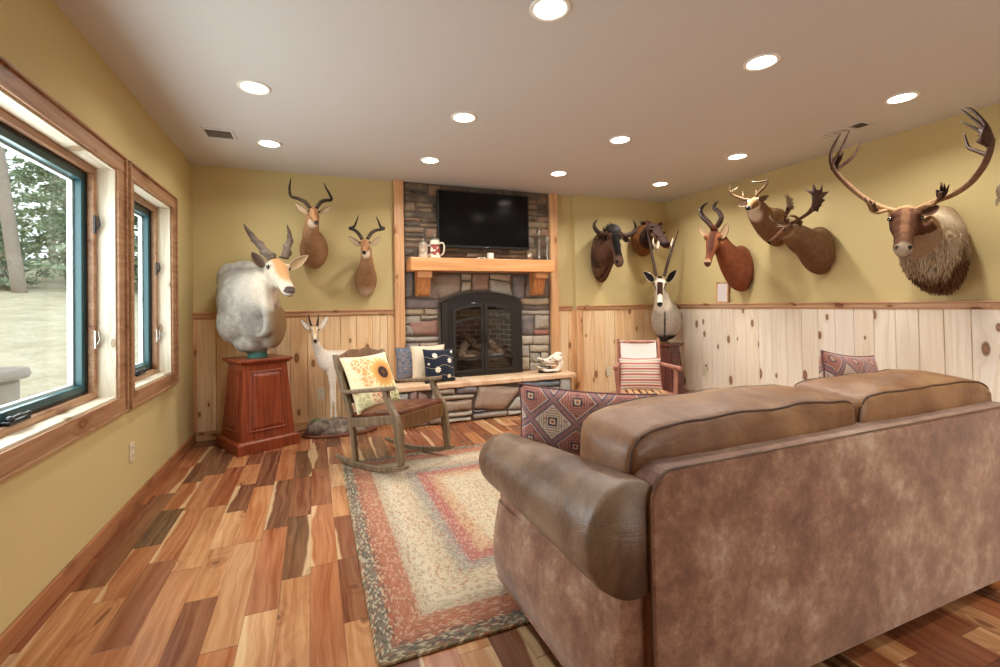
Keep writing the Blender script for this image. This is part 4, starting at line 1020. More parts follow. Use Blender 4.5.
impala(0, 'larger impala shoulder mount high on the back wall beside the eland horns', 4.64,
       [[(310, 208, 0), (305, 202, .03), (298, 198.5, .06), (291, 196, .08), (289.5, 189, .08), (290, 184, .06), (291, 178, .02)], [(316.5, 208, 0), (321, 202, .03), (326, 200.3, .06), (331.5, 199.5, .08), (329, 193, .08), (326, 188, .06), (324, 182.5, .02)]],
       [((306.5, 213.5), (294.8, 203.3)), ((320, 213.5), (331.5, 206))], (313.5, 208.5), (316.3, 223),
       [(314, 249, YB+.03, .125, .20, 0), (314, 250, YB-.06, .135, .19, 0), (313.5, 250, YB-.16, .12, .165, 0), (312, 241, YB-.26, .092, .12, .15), (311, 232, YB-.34, .074, .085, .4), (312, 223, YB-.39, .064, .07, .6), (313, 215, YB-.42, .058, .065, .7)], (314, 252))
impala(1, 'smaller impala shoulder mount next to the left post of the stone fireplace', 4.70,
       [[(362, 239, 0), (358.5, 233.5, .03), (354.5, 230, .06), (349.7, 228.3, .08), (354, 226.5, .08), (356, 222.5, .06), (358.7, 215, .02)], [(367.5, 239, 0), (371.5, 233, .03), (376, 230.3, .06), (384, 228.6, .08), (380.5, 226.5, .08), (378.7, 222, .06), (376, 216.5, .02)]],
       [((359.8, 246), (348, 236)), ((371.5, 246), (381, 236.5))], (365, 240), (364, 253),
       [(366, 278, YB+.03, .10, .19, 0), (366, 279, YB-.06, .112, .18, 0), (365.5, 279, YB-.15, .105, .155, 0), (366.5, 270, YB-.22, .082, .115, .15), (366.8, 262, YB-.29, .064, .085, .4), (366.5, 255, YB-.33, .056, .07, .6), (366, 247, YB-.36, .052, .06, .7)], (366, 283))

# ---- wildebeest
t = thing('wildebeest_mount', 'dark wildebeest shoulder mount with curved horns, first head right of the fireplace', 'mounted animal head', tuple(at(604, 255, 'y', YB2-.002)))
P = at(613, 229, 'y', 4.50); N = at_dist(619.5, 265, P, .47); hd = Head(P, N, (-.1, -.5, .6))
ST = [(-.12, -.12, .12, .10), (-.03, -.11, .19, .15), (.08, -.12, .21, .18), (.2, -.13, .20, .19), (.34, -.13, .17, .17), (.5, -.13, .145, .15), (.66, -.13, .13, .13), (.8, -.14, .14, .125), (.9, -.15, .145, .115), (.98, -.16, .12, .09), (1.03, -.17, .06, .05)]
mb = MB(); head_mesh(mb, hd, .82, 1.0, 1.0, ST, .045)
body_loft(mb, [(at(601, 257, 'y', YB2+.03), BX, BZ, .15, .32), (at(601, 258, 'y', YB2-.08), BX, BZ, .155, .31), (at(602, 256, 'y', YB2-.2), BX, (0, .1, 1), .15, .27), (at(605, 252, 'y', YB2-.32), BX, (0, .35, 1), .14, .20), (at(609, 247, 'y', YB2-.42), BX, (0, .6, 1), .125, .16), (at(612, 241, 'y', YB2-.49), BX, (0, 1, 1), .11, .13)])
def cf(q, nz, n):
    f, u, l = hd.loc(q); b = cmix('5E4434', '7A5A44', .5+nz)
    st = math.sin(q.x*78+q.z*14+nz*3); b = cmix(b, '2A1C16', sst(.1, .8, st)*.75)
    b0 = b
    if f > -.12 and (q-hd.p(.45, -.15)).length < hd.L*.68:
        b = cmix('4A3024', '5E4030', .5+nz)
        b = cmix(b, '140E0C', sst(.13, .07, abs(l))*sst(-.10, -.03, u)*sst(.1, .2, f)*sst(.85, .75, f))
        b = cmix(b, '5E4638', sst(.78, .86, f)); 
        if (q-hd.p(.94, -.09, .09 if l > 0 else -.09)).length < .045*hd.L: b = (.05, .04, .04)
        if f > .55 and abs(u+.2) < .012: b = (.06, .05, .05)
        if f > .9 and u < -.2: b = cmix(b, 'B8A48E', .8)
        if f < .1: b = cmix(b, '1E1410', .6)
    if q.z < at(601, 277, 'y', YB2-.1).z: b = cmix(b, '241812', .7)
    return hb(hd, q, f, b0, b)
finish('body', mb, hd, cf, t, .010, (1, YB2-.003), disp=.004)
eyes(hd, t, .24, -.06, .155, .036)
hc = lambda k: cmix('5A4436', '2A1E18', k)
horn(t, hpx([(606.5, 233.5, .03), (602, 234, .03), (597.5, 231.5, .0), (594.3, 226.5, -.02), (595, 222.5, -.03), (598, 219.5, -.04)], 4.50), [.034, .03, .027, .021, .013, .003], hc)
horn(t, hpx([(620, 234, .03), (625.5, 235.6, .03), (631.5, 233.8, .0), (635.8, 229, -.02), (635.3, 224.5, -.03), (633, 219.8, -.04)], 4.50), [.034, .03, .027, .021, .013, .003], hc)
mb = MB(); mb.ball(hd.p(.02, .03), (.16*hd.L, .05*hd.L, .19*hd.L), hd.M()); mb.col = [hx('241812')]*len(mb.v); obj('horn_boss', mb, HORN, t, smooth=True)
ear(t, at(605, 238, 'y', 4.52), at(597, 240, 'y', 4.58), (0, -1, 0), .035, '3A2A22', '4A362A'); ear(t, at(623, 239, 'y', 4.52), at(630, 241, 'y', 4.58), (0, -1, 0), .035, '3A2A22', '4A362A')
mb = MB(); mb.col = []; rd = random.Random(4)
for k in range(90):
    f = rd.uniform(.02, .75); p = hd.p(f, -.32+.14*f, rd.uniform(-.05, .05)); q = p+V((rd.gauss(0, .01), rd.gauss(.02, .01), -rd.uniform(.05, .1))); mb.tube([p, p.lerp(q, .5)+V((0, 0, -.004)), q], [.004, .003, .001], 4)
mb.col = [hx('1E1612')]*len(mb.v); obj('beard', mb, FUR, t, kind='stuff')
mb = MB()
for k in range(120):
    f = rd.random(); b0 = hd.p(-.08, .0).lerp(at(597, 243, 'y', YB2-.12), f); b0 = b0+V((rd.gauss(0, .012), rd.gauss(0, .012), .02)); q = b0+V((rd.gauss(-.015, .015), rd.gauss(.01, .01), rd.uniform(.02, .05))); mb.tube([b0-V((0, 0, .04)), b0, q], [.005, .004, .001], 4)
mb.col = [hx('241A16')]*len(mb.v); obj('mane', mb, FUR, t, kind='stuff')

# ---- warthog
t = thing('warthog_mount', 'brown warthog shoulder mount with white curved tusks in the back corner', 'mounted animal head', tuple(at(645, 240, 'y', YB2-.002)))
P = at(653.5, 224.5, 'y', 4.62); N = at_dist(667, 244.5, P, .40); hd = Head(P, N, (.15, -.35, 1))
ST = [(-.16, -.2, .14, .16), (-.05, -.2, .23, .22), (.08, -.19, .26, .25), (.22, -.2, .26, .25), (.36, -.2, .24, .22), (.5, -.19, .20, .18), (.65, -.18, .17, .15), (.78, -.18, .165, .13), (.9, -.18, .16, .12), (.99, -.18, .15, .115), (1.02, -.18, .12, .09)]
mb = MB(); head_mesh(mb, hd, .95, 1.0, 1.0, ST, .06)
for s in (-1, 1):
    mb.ball(hd.p(.32, -.06, s*.25), (.05*hd.L, .05*hd.L, .08*hd.L), hd.M()); mb.ball(hd.p(.6, -.1, s*.19), (.035*hd.L, .035*hd.L, .055*hd.L), hd.M())
body_loft(mb, [(at(643, 240, 'y', YB2+.03), BX, BZ, .17, .21), (at(643, 241, 'y', YB2-.08), BX, BZ, .18, .205), (at(644, 240, 'y', YB2-.18), BX, (0, .2, 1), .165, .19), (at(648, 236, 'y', YB2-.28), BX, (0, .3, 1), .13, .16), (at(652, 232, 'y', YB2-.37), BX, (0, .4, 1), .10, .13)])
def cf(q, nz, n):
    f, u, l = hd.loc(q); b = cmix('8A5A34', '6A4226', .5+nz)
    b0 = b
    if f > -.1 and (q-hd.p(.45, -.15)).length < hd.L*.72:
        b = cmix('3E2A22', '2E201C', .5+nz)
        if f > .95: b = hx('2A1C20')
        if u < -.27 and f > .3: b = cmix(b, '2E1E20', .8)
        if u < -.16 and .3 < f < .7: b = cmix(b, 'A07A50', .6)
    b = cmix(b, '6E4628', sst(at(644, 246, 'y', 4.9).z, at(644, 254, 'y', 4.9).z, q.z)*.5) if f < -.1 else b
    return hb(hd, q, f, b0, b)
finish('body', mb, hd, cf, t, .010, (1, YB2-.003), disp=.003); eyes(hd, t, .2, -.0, .19, .03)
bn = lambda k: cmix('A0907A', 'B8AA92', k)
horn(t, [hd.p(.74, -.22, -.12), at(657.2, 249, 'y', 4.34), at(654.3, 246, 'y', 4.33), at(653.0, 242, 'y', 4.34), at(653.6, 238, 'y', 4.36)], [.017, .017, .015, .011, .003], bn, name='tusk')
horn(t, [hd.p(.74, -.2, .12), at(668.5, 247.5, 'y', 4.38), at(671, 245, 'y', 4.38), at(672.5, 241.5, 'y', 4.40), at(673, 237.5, 'y', 4.42)], [.017, .017, .015, .011, .003], bn, name='tusk')
ear(t, at(648.5, 226.5, 'y', 4.68), at(646.3, 219.5, 'y', 4.70), (.2, -1, 0), .035, '4A3026', '5A3A2A'); ear(t, at(658.5, 226.5, 'y', 4.66), at(662.5, 222.3, 'y', 4.62), (0, -1, 0), .035, '3A261E', '5A3A2A')
mb = MB(); rd = random.Random(9)
for k in range(80):
    b0 = hd.p(-.1, .0).lerp(at(641, 223.5, 'y', YB2-.12), rd.random())+V((rd.gauss(0, .012), 0, -.02)); mb.tube([b0, b0+V((rd.gauss(-.02, .01), .01, rd.uniform(.03, .06)))], [.004, .001], 4)
mb.col = [hx('3E2A20')]*len(mb.v); obj('mane', mb, FUR, t, kind='stuff')

# ---- right-wall mounts: body grows out of the wall x = XR
def wallx(t, hd, ringspec, st=None, ws=1, hs=1, muz=1, cf=None, voxel=.009, disp=0, brow=.05, extra=None):
    mb = MB(); head_mesh(mb, hd, ws, hs, muz, st, brow); ring = []
    for (x, y, xx, hw, hh, r_, u_) in ringspec: ring.append((at(x, y, 'x', xx), r_, u_, hw, hh))
    body_loft(mb, ring)
    if extra: extra(mb)
    return finish('body', mb, hd, cf, t, voxel, (0, XR-.003), disp=disp)
RY = (0, -1, 0)
def tufts(name, body, par, n, L, cond, seed=1):
    """short hanging hair tufts rooted on the coat, in the coat's own colours"""
    rd = random.Random(seed); me = body.data; Wm = W[par]; col = me.color_attributes['Col'].data; N = len(me.vertices); mb = MB(); cols = []; k = 0; tries = 0
    while k < n and tries < n*12:
        tries += 1; i = rd.randrange(N); v = me.vertices[i]; p = Wm@v.co; nn = v.normal
        if not cond(p, nn): continue
        d = (nn*.16+V((rd.gauss(0, .09), rd.gauss(0, .09), -1))).normalized()*L*rd.uniform(.6, 1.2); q = p-nn*.003
        mb.tube([q, q+d*.55+nn*.003, q+d+nn*.001], [.0036, .0030, .0006], 4); c = col[i].color; cols.append(tuple(c)); k += 1
    o = obj(name, mb, FUR, par, smooth=True, kind='stuff'); ca = o.data.color_attributes.new('Col', 'FLOAT_COLOR', 'POINT')
    for j, c in enumerate(cols):
        for m_ in range(12): ca.data[j*12+m_].color = c
    return o
# hartebeest
t = thing('hartebeest_mount', 'reddish-brown hartebeest shoulder mount with ringed kinked horns, first head on the right wall', 'mounted animal head', tuple(at(740, 270, 'x', XR-.002)))
P = at(714, 232, 'x', 3.98); N = at_dist(707.3, 264, P, .46); hd = Head(P, N, (-.45, -.35, .6), roll=.0)
HST = [(f, u*.9, w*(.78 if f > .1 else .8), h*.86) for f, u, w, h in BASE]
def cf(q, nz, n):
    f, u, l = hd.loc(q); b = cmix('94563A', '7A452E', .5+nz)
    b0 = b
    if f > -.1 and (q-hd.p(.45, -.15)).length < hd.L*.66:
        b = cmix('945838', '804A30', .5+nz); b = cmix(b, '4A2A1E', sst(.09, .05, abs(l))*sst(-.09, -.03, u)*.85)
        b = cmix(b, 'B08A6A', sst(.86, .95, f))
        if f > .98 and u > -.19 and abs(l) < .06: b = hx('4A342C')
        if f > .55 and abs(u+.215) < .012: b = (.1, .06, .05)
    b = hb(hd, q, f, b0, b); pt = at(747, 281, 'x', XR-.03); b = cmix(b, '3A1E16', sst(.11, .06, (q-pt).length)); return b
wallx(t, hd, [(742, 268, XR+.03, .15, .26, RY, BZ), (741, 269, XR-.06, .155, .255, RY, BZ), (737, 268, XR-.15, .14, .23, RY, (.2, 0, 1)), (730, 260, XR-.27, .115, .165, RY, (.5, 0, 1)), (724, 250, XR-.38, .092, .115, RY, (.8, 0, 1)), (719, 241, XR-.47, .08, .09, RY, (1, 0, 1))], HST, cf=cf)
eyes(hd, t, .2, -.05, .125, .036)
mb = MB(); mb.ball(hd.p(-.03, .04), (.07*hd.L, .14*hd.L, .08*hd.L), hd.M()); mb.col = [hx('5A3220')]*len(mb.v); obj('pedicle', mb, FUR, t, smooth=True)
dk2 = lambda k: cmix('4E3226', '241A16', k)
horn(t, hpx([(712, 227, 0), (707.5, 221.5, 0), (702.5, 216.5, 0), (700.6, 211, .02), (703.2, 206, .06), (708, 202.3, .10)], 3.97, 'x'), [.026, .026, .024, .021, .015, .004], dk2, .2, 14, rend=.6)
horn(t, hpx([(716.5, 227, .04), (719.5, 222.5, .04), (721.2, 217, .04), (718.2, 211, .06), (714, 208, .08), (715.3, 204, .1), (718.5, 201, .14)], 3.97, 'x'), [.026, .026, .025, .021, .018, .013, .004], dk2, .2, 14, rend=.6)
ear(t, at(706.5, 236, 'x', 3.98), at(697.8, 226.3, 'x', 4.0), (-.5, -.8, 0), .035, 'B89878', '6A3A26'); ear(t, at(722, 238, 'x', 4.02), at(727.8, 222.8, 'x', 4.05), (-.6, -.8, 0), .038, 'B89878', '6A3A26')

# whitetail deer
t = thing('whitetail_mount', 'whitetail deer shoulder mount looking up at the room, with white throat and pale-tipped antlers', 'mounted animal head', tuple(at(779, 227, 'x', XR-.002)))
P = at(755, 199, 'x', 3.86); N = at_dist(747.5, 208, P, .27); hd = Head(P, N, (.2, .1, 1))
def cf(q, nz, n):
    f, u, l = hd.loc(q); b = cmix('8E6C4E', '76563C', .5+nz)
    b0 = b
    if f > -.15 and (q-hd.p(.4, -.15)).length < hd.L*.7:
        b = cmix('9E7652', '86623F', .5+nz); b = cmix(b, 'E4D4BC', sst(.055, .03, abs(abs(l)-.14))*sst(.05, .12, f)*sst(.34, .28, f)*.6)
        b = cmix(b, 'E8DCC8', sst(.82, .9, f)*sst(-.06, -.12, u) + sst(-.22, -.27, u))
        if f > .93 and abs(l) < .08 and u > -.21: b = (.06, .05, .05)
        if f > .55 and abs(u+.225) < .014: b = (.1, .07, .06)
    b = hb(hd, q, f, b0, b); th = hd.p(-.0, -.72, -.1); b = cmix(b, 'E2D6C6', sst(.13, .07, (q-th).length)); return b
wallx(t, hd, [(778, 227, XR+.03, .125, .20, RY, BZ), (777, 228, XR-.06, .13, .195, RY, BZ), (774, 227, XR-.16, .125, .18, RY, (.2, 0, 1)), (768, 222, XR-.29, .12, .16, RY, (.5, 0, 1)), (761, 216, XR-.42, .10, .12, RY, (.7, 0, 1)), (756, 209, XR-.54, .085, .10, RY, (.9, 0, 1)), (755, 204, XR-.61, .07, .08, RY, (1, 0, 1))], ws=1, hs=.95, cf=cf)
eyes(hd, t, .2, -.04, .17, .045)
obj('nose', MB().ball(hd.p(1.0, -.16), (.05*hd.L, .045*hd.L, .06*hd.L), hd.M(), 12, 8), BLACKP, t, smooth=True)
ac = lambda k: cmix('6E5238', 'B4A486', sst(.35, .9, k)); pale = lambda k: cmix('8E7A5C', 'B8A88C', k)
horn(t, hpx([(749.5, 200, 0), (744, 199, 0), (737, 196.8, -.02), (731, 193.5, -.08), (729, 189, -.12), (730, 185, -.13)], 3.86, 'x'), [.013, .012, .011, .01, .008, .002], ac, name='antler')
horn(t, hpx([(730.5, 192.5, -.08), (733.5, 190.5, -.09), (737, 188.2, -.09), (738.3, 186.5, -.09)], 3.86, 'x'), [.008, .008, .006, .002], pale, name='antler_tine')
horn(t, hpx([(742, 198.5, 0), (743, 195, 0), (742.4, 191.5, 0)], 3.86, 'x'), [.008, .006, .002], pale, name='antler_tine')
horn(t, hpx([(755, 198.5, 0), (757, 195, 0), (761, 190.5, -.02), (766, 185.5, -.06), (767.7, 180, -.1), (764, 174.6, -.12)], 3.86, 'x'), [.013, .012, .012, .011, .008, .002], ac, name='antler')
horn(t, hpx([(767, 180.8, -.09), (761, 181.8, -.12), (755, 182.2, -.14), (751.5, 181.2, -.14)], 3.86, 'x'), [.009, .008, .006, .002], pale, name='antler_tine')
horn(t, hpx([(757, 195, 0), (756.3, 192, 0), (756.5, 189.5, 0)], 3.86, 'x'), [.008, .006, .002], pale, name='antler_tine')
ear(t, at(748, 203.5, 'x', 3.88), at(736, 205, 'x', 3.86), (-.7, -.7, -.1), .035, 'CDB698', '5E4634'); ear(t, at(757.5, 202, 'x', 3.9), at(769.3, 195.3, 'x', 3.95), (-.7, -.7, -.1), .030, '7A624C', '5E4634')

# fallow deer
t = thing('fallow_deer_mount', 'brown fallow deer shoulder mount in profile with broad palmed antlers, beside the caribou', 'mounted animal head', tuple(at(820, 250, 'x', XR-.002)))
P = at(789, 226, 'x', 3.90); N = at_dist(768.5, 242.5, P, .33); N = at(768.5, 242.5, 'x', 3.84)
hd = Head(P, N, (-.2, 0, 1))
def cf(q, nz, n):
    f, u, l = hd.loc(q); b = cmix('7E5E42', '664A34', .5+nz)
    b0 = b
    if f > -.1 and (q-hd.p(.4, -.15)).length < hd.L*.68:
        b = cmix('7C573A', '6A482E', .5+nz); b = cmix(b, '553824', sst(-.04, .0, u)*.5)
        b = cmix(b, '8E7254', sst(-.24, -.29, u)*.5)
        if f > .93 and u > -.22: b = (.07, .05, .05)
        if f > .55 and abs(u+.225) < .014: b = (.1, .07, .06)
        if (q-hd.p(.2, -.03, .16 if l > 0 else -.16)).length < .055*hd.L: b = (.1, .06, .05)
    return hb(hd, q, f, b0, b)
wallx(t, hd, [(820, 250, XR+.03, .14, .225, RY, BZ), (819, 251, XR-.06, .15, .225, RY, BZ), (815, 250, XR-.16, .14, .195, RY, (.2, 0, 1)), (808, 244, XR-.28, .115, .145, RY, (.5, 0, 1)), (800, 239, XR-.40, .105, .13, RY, (.6, 0, 1)), (793, 234, XR-.52, .088, .105, RY, (.6, 0, 1)), (788, 231, XR-.60, .075, .085, RY, (.6, 0, 1))], ws=.95, hs=.95, cf=cf)
eyes(hd, t, .2, -.035, .165, .045)
def palm(par, px, depth, ax, thick, colr, name='antler_palm', bulge=.02):
    """flat antler palm with finger points, a solid plate of real thickness, gently cupped"""
    pts = [at(x, y, ax, depth+(z[0] if z else 0)) for x, y, *z in px]; c = sum(pts, V())/len(pts)
    nrm = V((0, 0, 0))
    for i in range(len(pts)): nrm += (pts[i]-c).cross(pts[(i+1) % len(pts)]-c)
    nrm.normalize(); mb = MB(); n = len(pts)
    mid = [c+(p-c)*.55 for p in pts]
    mb.v = [p for p in pts]+[p+nrm*thick+nrm*bulge for p in mid]+[p-nrm*thick+nrm*bulge for p in mid]+[c+nrm*(thick+bulge*1.4), c-nrm*(thick-bulge*1.4)]
    for i in range(n):
        k = (i+1) % n; mb.f += [(i, k, n+k, n+i), (k, i, 2*n+i, 2*n+k), (n+i, n+k, 3*n), (2*n+k, 2*n+i, 3*n+1)]
    mb.col = [hx(colr)]*len(mb.v); return obj(name, mb, HORN, par, smooth=True)
br = lambda k: cmix('6A4A36', '4A3226', k)
# viewer's right antler
horn(t, hpx([(791, 223, 0), (796, 221, -.02), (802, 217.5, -.05), (808, 213.5, -.08), (812.5, 209, -.10)], 3.90, 'x'), [.017, .015, .014, .015, .022], br, name='antler')
palm(t, [(808.5, 213.8), (811, 208), (812, 201), (811, 194.5), (803.5, 189.4), (812, 191), (813.2, 183.2), (817, 190), (820, 189.5), (822.4, 183), (822.8, 192), (829.3, 191.5), (822.5, 198.5), (825.6, 200), (820.5, 204.5), (821.5, 206.2), (817.5, 207.8), (818, 212), (813.5, 210.5)], 3.80, 'x', .009, '54382A')
horn(t, hpx([(799, 219.8, -.03), (795, 216.5, -.08), (790, 216, -.12), (786.5, 219, -.15)], 3.90, 'x'), [.012, .011, .008, .003], ac, name='antler_tine')
# viewer's left antler
horn(t, hpx([(786, 223, -.02), (785.5, 218, -.06), (787, 212, -.12), (788.5, 207, -.15)], 3.88, 'x'), [.017, .015, .014, .018], br, name='antler')
palm(t, [(784.5, 216), (786.5, 206), (786, 199), (783, 193.5), (787, 197), (787, 192.5), (789.8, 198), (793, 198.2), (790.8, 201), (794.5, 203), (791.5, 205.5), (794, 209), (791, 210), (788.5, 214.5)], 3.76, 'x', .008, '9A7E62')
horn(t, hpx([(785, 222.5, -.02), (779, 223, -.08), (773.5, 221, -.13), (770, 217.5, -.15), (770.5, 215, -.16)], 3.88, 'x'), [.013, .012, .010, .007, .002], ac, name='antler_tine')
horn(t, hpx([(786, 223, -.02), (782, 225, -.10), (777, 224, -.14)], 3.88, 'x'), [.010, .008, .002], ac, name='antler_tine')
ear(t, at(793.5, 225.5, 'x', 3.95), at(803, 221.5, 'x', 4.0), (-.8, -.4, 0), .035, '4A3426', '3E2C22'); ear(t, at(784.5, 226, 'x', 3.88), at(776.5, 226.5, 'x', 3.98), (-.6, -.6, .2), .03, '7A6048', '5E4634')

# caribou
t = thing('caribou_mount', 'caribou shoulder mount with huge sweeping antlers and cream mane on the right wall', 'mounted animal head', tuple(at(940, 245, 'x', XR-.002)))
P = at(906, 209, 'x', 3.88); N = at_dist(903, 251, P, .46); hd = Head(P, N, (-.5, -.3, .6))
CST = [(f, u, w*(1 if f < .5 else 1+.22*sst(.5, .9, f)), h*(1 if f < .5 else 1+.1*sst(.5, .9, f))) for f, u, w, h in BASE]
def cf(q, nz, n):
    f, u, l = hd.loc(q); m_ = at(938, 270, 'x', XR-.15)
    b = cmix('C4B094', 'AC9678', .5+nz*1.4); b = cmix(b, 'DACCB4', sst(.0, .35, noise.noise(V((q.x*6, q.y*6, q.z*4))))*.5)
    ln = at(938, 264, 'x', XR-.12).z+.08*noise.noise(q*7)+nz*.05-.09-(q.y-2.05)*.9; b = cmix(b, '6A4A34', sst(.27, .20, (q-at(948, 276, 'x', XR-.12)).length+.09*noise.noise(q*9)))
    b = cmix(b, '8E6A4A', sst(at(960, 222, 'x', XR-.05).z-.06, at(960, 222, 'x', XR-.05).z+.05, q.z)*sst(XR-.25, XR-.05, q.x)*.6)
    b0 = b
    if f > -.12 and (q-hd.p(.47, -.15)).length < hd.L*.66:
        b = cmix('5E3A26', '4C2E1E', .5+nz); b = cmix(b, '9A7250', sst(.07, .03, abs(l))*sst(-.1, -.0, u)*.55)
        b = cmix(b, 'A3937F', sst(.86, .94, f)*.85)
        if (q-hd.p(.96, -.11, .075 if l > 0 else -.075)).length < .035*hd.L: b = (.08, .06, .06)
        if f > .7 and abs(u+.24) < .012: b = (.15, .1, .08)
        if f < .08: b = cmix('B8946C', '8A6444', .5+nz)
        if u < -.32: b = cmix(b, 'A88E70', .8)
    return hb(hd, q, f, b0, b)
cbody = wallx(t, hd, [(944, 247, XR+.03, .135, .31, RY, BZ), (943, 248, XR-.08, .15, .32, RY, BZ), (937, 249, XR-.2, .165, .305, RY, (.1, 0, 1)), (928, 245, XR-.33, .16, .25, RY, (.3, 0, 1)), (920, 235, XR-.46, .135, .18, RY, (.6, 0, 1)), (912, 223, XR-.57, .11, .12, RY, (1, 0, 1))], CST, ws=.95, hs=.95, cf=cf, voxel=.011, disp=.006)
eyes(hd, t, .22, -.05, .165, .034)
tufts('mane', cbody, t, 3000, .05, lambda p, n: (p-hd.p(.5, -.1)).length > hd.L*.66 and p.z < 1.95 and p.x < XR-.02)
cb = lambda k: cmix('B48E66', '5A3A28', sst(.2, 1, k)); cd = lambda k: cmix('5E3E2C', '3E2820', k)
X0 = 3.88
def A(*l, d=0): return hpx([(x, y, z+d) for x, y, z in l], X0, 'x')
horn(t, A((897, 212, 0), (885, 208.5, -.03), (872, 203, -.06), (858, 193.5, -.10), (845, 182, -.14), (835.5, 171.5, -.18), (831.5, 162, -.2)), [.021, .019, .018, .018, .018, .017, .015], cb, name='antler')
horn(t, A((836, 172, -.18), (831.5, 164, -.2), (830.8, 155, -.2), (834, 145, -.17), (840.5, 133.8, -.14)), [.014, .014, .012, .009, .003], cd, name='antler_tine')
horn(t, A((832, 165, -.2), (836, 158, -.19), (841.5, 148, -.17), (849.6, 130.5, -.12)), [.013, .011, .009, .003], cd, name='antler_tine')
horn(t, A((836, 172.5, -.18), (841, 166.5, -.16), (851, 158.5, -.13), (857, 151, -.1), (860, 143, -.08)), [.013, .011, .010, .008, .003], cd, name='antler_tine')
palm(t, [(830.5, 170), (829.5, 160), (832.5, 158.5), (836, 156), (838.5, 152), (840, 156), (844, 150.5), (842.5, 157.5), (838, 165), (835.5, 172)], X0-.19, 'x', .008, '4E3426')
horn(t, A((888, 209.5, -.02), (878, 212.5, -.10), (872, 210.5, -.16), (869.5, 206, -.2), (866.3, 200.5, -.22), (865, 197, -.22)), [.013, .012, .012, .010, .007, .002], cb, name='antler_tine')
palm(t, [(874, 212.5), (868.5, 207), (864.5, 198.5), (869, 203), (870, 199), (872.5, 205), (875, 201.5), (876, 208), (879, 211)], X0-.17, 'x', .007, '6A4A34')
horn(t, A((915, 210.5, 0), (926, 205.5, -.03), (940, 199.5, -.06), (955, 193.2, -.10), (970, 182.8, -.14), (982.5, 167.5, -.18), (989.5, 152, -.2), (992, 139, -.2)), [.021, .019, .018, .018, .018, .018, .017, .015], cb, name='antler')
horn(t, A((992, 142, -.2), (988, 129, -.2), (982, 120, -.18), (972.3, 110, -.15), (965, 107.5, -.14)), [.014, .012, .010, .007, .003], cd, name='antler_tine')
horn(t, A((990, 137, -.2), (983, 127.5, -.19), (976, 121, -.17), (960.6, 108.6, -.14)), [.012, .010, .008, .003], cd, name='antler_tine')
horn(t, A((988, 137, -.2), (978, 130, -.18), (961, 121.3, -.15)), [.012, .009, .003], cd, name='antler_tine')
horn(t, A((987.5, 155, -.2), (978, 151.5, -.17), (969, 147.8, -.14), (966.5, 142, -.12), (964.4, 133.6, -.1)), [.013, .011, .010, .008, .003], cd, name='antler_tine')
palm(t, [(992.8, 148), (994, 136), (991, 129), (985, 122), (986.5, 129), (978, 127), (984, 133), (976.5, 135), (983, 139), (976, 142.5), (984, 146), (988.5, 150)], X0-.2, 'x', .008, '4A3024')
horn(t, A((925, 206, -.02), (934, 204, -.10), (939, 199, -.14), (941, 192, -.16)), [.013, .012, .011, .009], cb, name='antler_tine')
palm(t, [(937.5, 201.5), (936, 195.5), (935.5, 189.5), (939, 193), (940.8, 181.6), (943, 189.5), (944.5, 182.5), (945.5, 189.5), (949.8, 183.5), (948, 192.5), (943.5, 199)], X0-.15, 'x', .007, '4E3426')
ear(t, at(898, 214, 'x', 3.92), at(887.5, 215, 'x', 3.98), (-.8, -.5, 0), .034, '8A6A4A', '5A3E2C'); ear(t, at(920, 213, 'x', 3.92), at(940, 206.3, 'x', 4.0), (-.8, -.5, 0), .042, '4E3626', '7A5A40')

# the pale antler that reaches into the frame from the next mount along the wall
t = thing('deer_mount', 'deer mount beyond the caribou, only its pale antler tip in the picture', 'mounted animal head', tuple(at(1060, 245, 'x', XR-.002)))
P = at(1050, 205, 'x', 3.86); N = at_dist(1046, 222, P, .30); hd = Head(P, N, (-.2, -.1, 1))
cf = lambda q, nz, n: cmix('8E6C4E', '76563C', .5+nz)
wallx(t, hd, [(1080, 248, XR+.03, .16, .24, RY, BZ), (1078, 248, XR-.08, .16, .235, RY, BZ), (1070, 240, XR-.25, .12, .16, RY, (.4, 0, 1)), (1058, 225, XR-.45, .09, .11, RY, (.7, 0, 1)), (1052, 215, XR-.58, .07, .08, RY, (1, 0, 1))], cf=cf)
eyes(hd, t, .2, -.03, .168, .045)
for pts in ([(1044, 205, 0), (1030, 203, -.02), (1014, 202, -.06), (1003, 199, -.1), (998.5, 190, -.12), (1000, 183, -.12)], [(1056, 204, 0), (1068, 200, -.02), (1082, 190, -.06), (1086, 176, -.1)]):
    horn(t, hpx(pts, 3.86, 'x'), [.014, .014, .015, .016, .012, .003][:len(pts)] if len(pts) == 6 else [.014, .013, .01, .003], pale, name='antler')
horn(t, hpx([(1003, 199, -.1), (998, 200, -.12), (996.5, 206, -.13)], 3.86, 'x'), [.012, .010, .003], pale, name='antler_tine')
ear(t, at(1043, 209, 'x', 3.88), at(1030, 208, 'x', 3.9), (-.7, -.7, -.1), .035, 'CDB698', '5E4634'); ear(t, at(1057, 209, 'x', 3.9), at(1070, 206, 'x', 3.95), (-.7, -.7, -.1), .038, 'CDB698', '5E4634')
